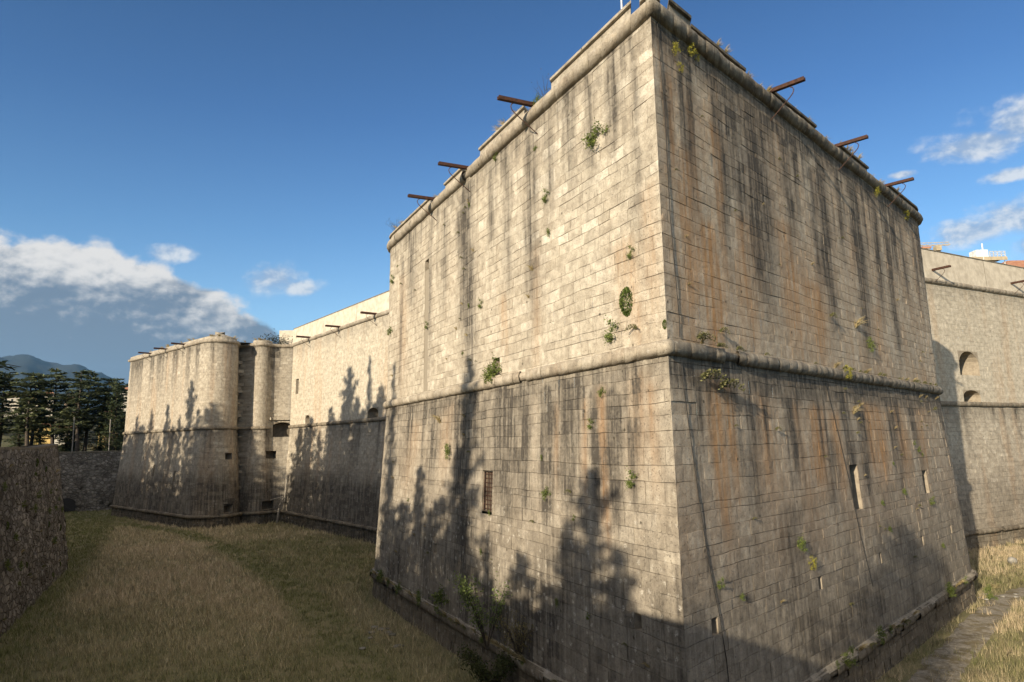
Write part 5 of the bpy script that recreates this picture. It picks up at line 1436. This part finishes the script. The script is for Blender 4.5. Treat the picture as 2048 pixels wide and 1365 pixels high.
rr = np.hypot(cx_, cy_)
wd = np.clip(rr*0.00030, 0.010, 0.04)*rg.uniform(0.6, 1.3, N)
an = rg.uniform(0, 2*math.pi, N); ln = rg.uniform(0.15, 0.95, N)*hh
base = np.stack([cx_, cy_, gz(cx_, cy_)-0.02], 1)
w = np.stack([np.cos(an+1.57), np.sin(an+1.57), np.zeros(N)], 1)*wd[:, None]
tip = base+np.stack([np.cos(an)*ln, np.sin(an)*ln, hh], 1)
V = np.stack([base-w, base+w, tip+w*0.25], 1).reshape(-1, 3)
F = np.arange(N*3).reshape(-1, 3)
d_ = np.clip(np.repeat(dry, NB)+rg.normal(0, 0.16, N), 0, 1)[:, None]
b_ = rg.random(N)[:, None]
gcol = np.array([[0.105, 0.125, 0.040]])*(1-b_)+np.array([[0.23, 0.24, 0.088]])*b_
dcol = np.array([[0.54, 0.415, 0.25]])*(1-b_)+np.array([[0.82, 0.67, 0.45]])*b_
tc = gcol*(1-d_)+dcol*d_
tint = np.concatenate([np.repeat(tc, 3, 0), np.ones((N*3, 1))], 1)
tag(link_mesh('grass', V, F, M_GRASS, None, {'tint': tint}), 'tall dry and green grass covering the moat floor', 'grass', kind='stuff')

# worn paved gutter along the right hand foot of the bastion
n = 220; P = []; kx = 9
for i in range(n+1):
    t = i/n*(len(PATHC)-1); k = min(int(t), len(PATHC)-2); f = t-k
    c = PATHC[k]*(1-f)+PATHC[k+1]*f; d = PATHC[k+1]-PATHC[k]; d = d/np.linalg.norm(d); nn = np.array([-d[1], d[0]])
    a = 0.75+0.9*float(fbm(i*0.11, 0.3, 7, 4)); b = 0.7+1.1*float(fbm(i*0.11, 0.7, 8, 4))
    for j in range(kx):
        o = a+(-b-a)*j/(kx-1); q = c+nn*o; e = abs(2*j/(kx-1)-1)
        P.append((q[0], q[1], float(gz(q[0], q[1]))+0.06-0.10*e**3+0.10*float(fbm(i*0.13, j*0.5, 9, 3)-0.5)))
idx = np.arange((n+1)*kx).reshape(n+1, kx)
F = np.stack([idx[:-1, :-1], idx[:-1, 1:], idx[1:, 1:], idx[1:, :-1]], -1).reshape(-1, 4)
def mat_path():
    m, w = new_mat('worn_slabs'); tc = w.n('ShaderNodeTexCoord'); o = tc.outputs['Object']
    n1 = w.noise(o, 0.9, 7, 0.65); n2 = w.noise(o, 7.0, 7, 0.7)
    v = w.n('ShaderNodeTexVoronoi', feature='DISTANCE_TO_EDGE'); v.inputs['Scale'].default_value = 0.9
    w.lk(w.vm('ADD', o, w.vm('MULTIPLY', w.comb(n1, n2, n1), (0.5, 0.5, 0))), v.inputs['Vector'])
    e = w.mr(v.outputs[0], 0.0, 0.06)
    c = w.mix(w.mr(n2, 0.3, 0.7), c4(0.20, 0.175, 0.135), c4(0.36, 0.325, 0.265))
    c = w.mix(w.mr(n1, 0.42, 0.62), c, c4(0.17, 0.14, 0.085))
    c = w.mix(w.m('MULTIPLY', w.m('SUBTRACT', 1.0, e), 0.3), c, c4(0.12, 0.105, 0.06))
    finish(w, c, 0.95, w.m('ADD', n2, w.m('MULTIPLY', e, 0.3)), 0.9, 0.06, spec=0.1)
    return m
M_GUT = mat_simple('gutter_stone', (0.13, 0.122, 0.105), 0.92, (0.30, 0.285, 0.25), 1.4, 0.05, detail=9)
tag(link_mesh('path', np.array(P), F, mat_path()), kind='structure')
def boulder(name, loc, r, label, seed, mat, flat=0.7, cat='stone'):
    bm_v = []; F = []; nu, nv = 10, 7
    for i in range(nv+1):
        for j in range(nu):
            th = math.pi*i/nv; ph = 2*math.pi*j/nu
            k = 1+0.35*(vnoise(ph*1.1+5, th*1.3, seed)-0.5)*math.sin(th)+0.2*(vnoise(math.cos(ph)*2, math.sin(ph)*2+th, seed+1)-.5)
            bm_v.append((loc[0]+r*k*math.sin(th)*math.cos(ph), loc[1]+r*k*math.sin(th)*math.sin(ph), loc[2]+r*flat*k*math.cos(th)))
    for i in range(nv):
        for j in range(nu): F.append([i*nu+j, (i+1)*nu+j, (i+1)*nu+(j+1) % nu, i*nu+(j+1) % nu])
    return tag(link_mesh(name, np.array(bm_v), F, mat, None, None, True), label, cat)
boulder('boulder', (50.3, 74.8, 0.30), 0.46, 'pale grey boulder lying in the sunlit grass by the right edge', 3, M_GUT, 0.85)
rd = random.Random(12)
for i in range(9):
    x, y = -9.0+rd.uniform(-1.5, 1.5), 51.5+rd.uniform(-3, 3)
    boulder('rubble_stone', (x, y, float(gz(x, y))+0.06), rd.uniform(0.15, 0.4), 'flat grey stone lying by the foot of the sunlit bastion face', 30+i, M_GUT, 0.35)['group'] = 'stones in the grass below the sunlit face'
for i in range(10):
    x, y = 38.6+rd.uniform(-1.6, 2.4), 59.6+rd.uniform(-1.2, 2.6)
    boulder('rubble_stone', (x, y, float(gz(x, y))+0.08), rd.uniform(0.12, 0.34), 'flat stone at the far end of the paved gutter by the bastion shoulder', 50+i, M_GUT, 0.4)['group'] = 'stones at the end of the gutter'
for i in range(7):
    x, y = 39.5+rd.uniform(-2, 4), 60.5+rd.uniform(-3, 4)
    weed('leafy' if i % 2 else 'dry', (x, y, float(gz(x, y))), (0, -1), rd.uniform(0.9, 1.6), 'tall weed in the sunlit grass near the right shoulder of the bastion', 'plant', 'tall weeds by the right shoulder')
# weeds on the rubble moat wall
for i in range(60):
    s = s_c1-rd.uniform(1, 42); z = rd.uniform(0.5, 12.8)
    p = csc_at(s, z, 0.05); q = csc_at(s, z, 1.05)-p; q[2] = 0
    weed(rd.choice(('cushion', 'sprig', 'dry', 'leafy')), tuple(p), q/np.linalg.norm(q), rd.uniform(0.35, 0.8), 'weed growing from a gap of the rubble moat wall on the left', 'plant', 'weeds on the rubble moat wall')

# ------------------------------------------------------------------ the air
mb = MB(); mb.box(-12500, -12500, -131, 12500, 12500, 1500)
haze = mb.build('haze', None)
hm, w = new_mat('haze_air')
pv = w.n('ShaderNodeVolumePrincipled'); pv.inputs['Color'].default_value = c4(0.30, 0.62, 1.0); pv.inputs['Density'].default_value = 3.0e-5; pv.inputs['Anisotropy'].default_value = 0.1
out = w.n('ShaderNodeOutputMaterial'); w.lk(pv.outputs[0], out.inputs['Volume'])
haze.data.materials.append(hm)
tag(haze, kind='stuff')
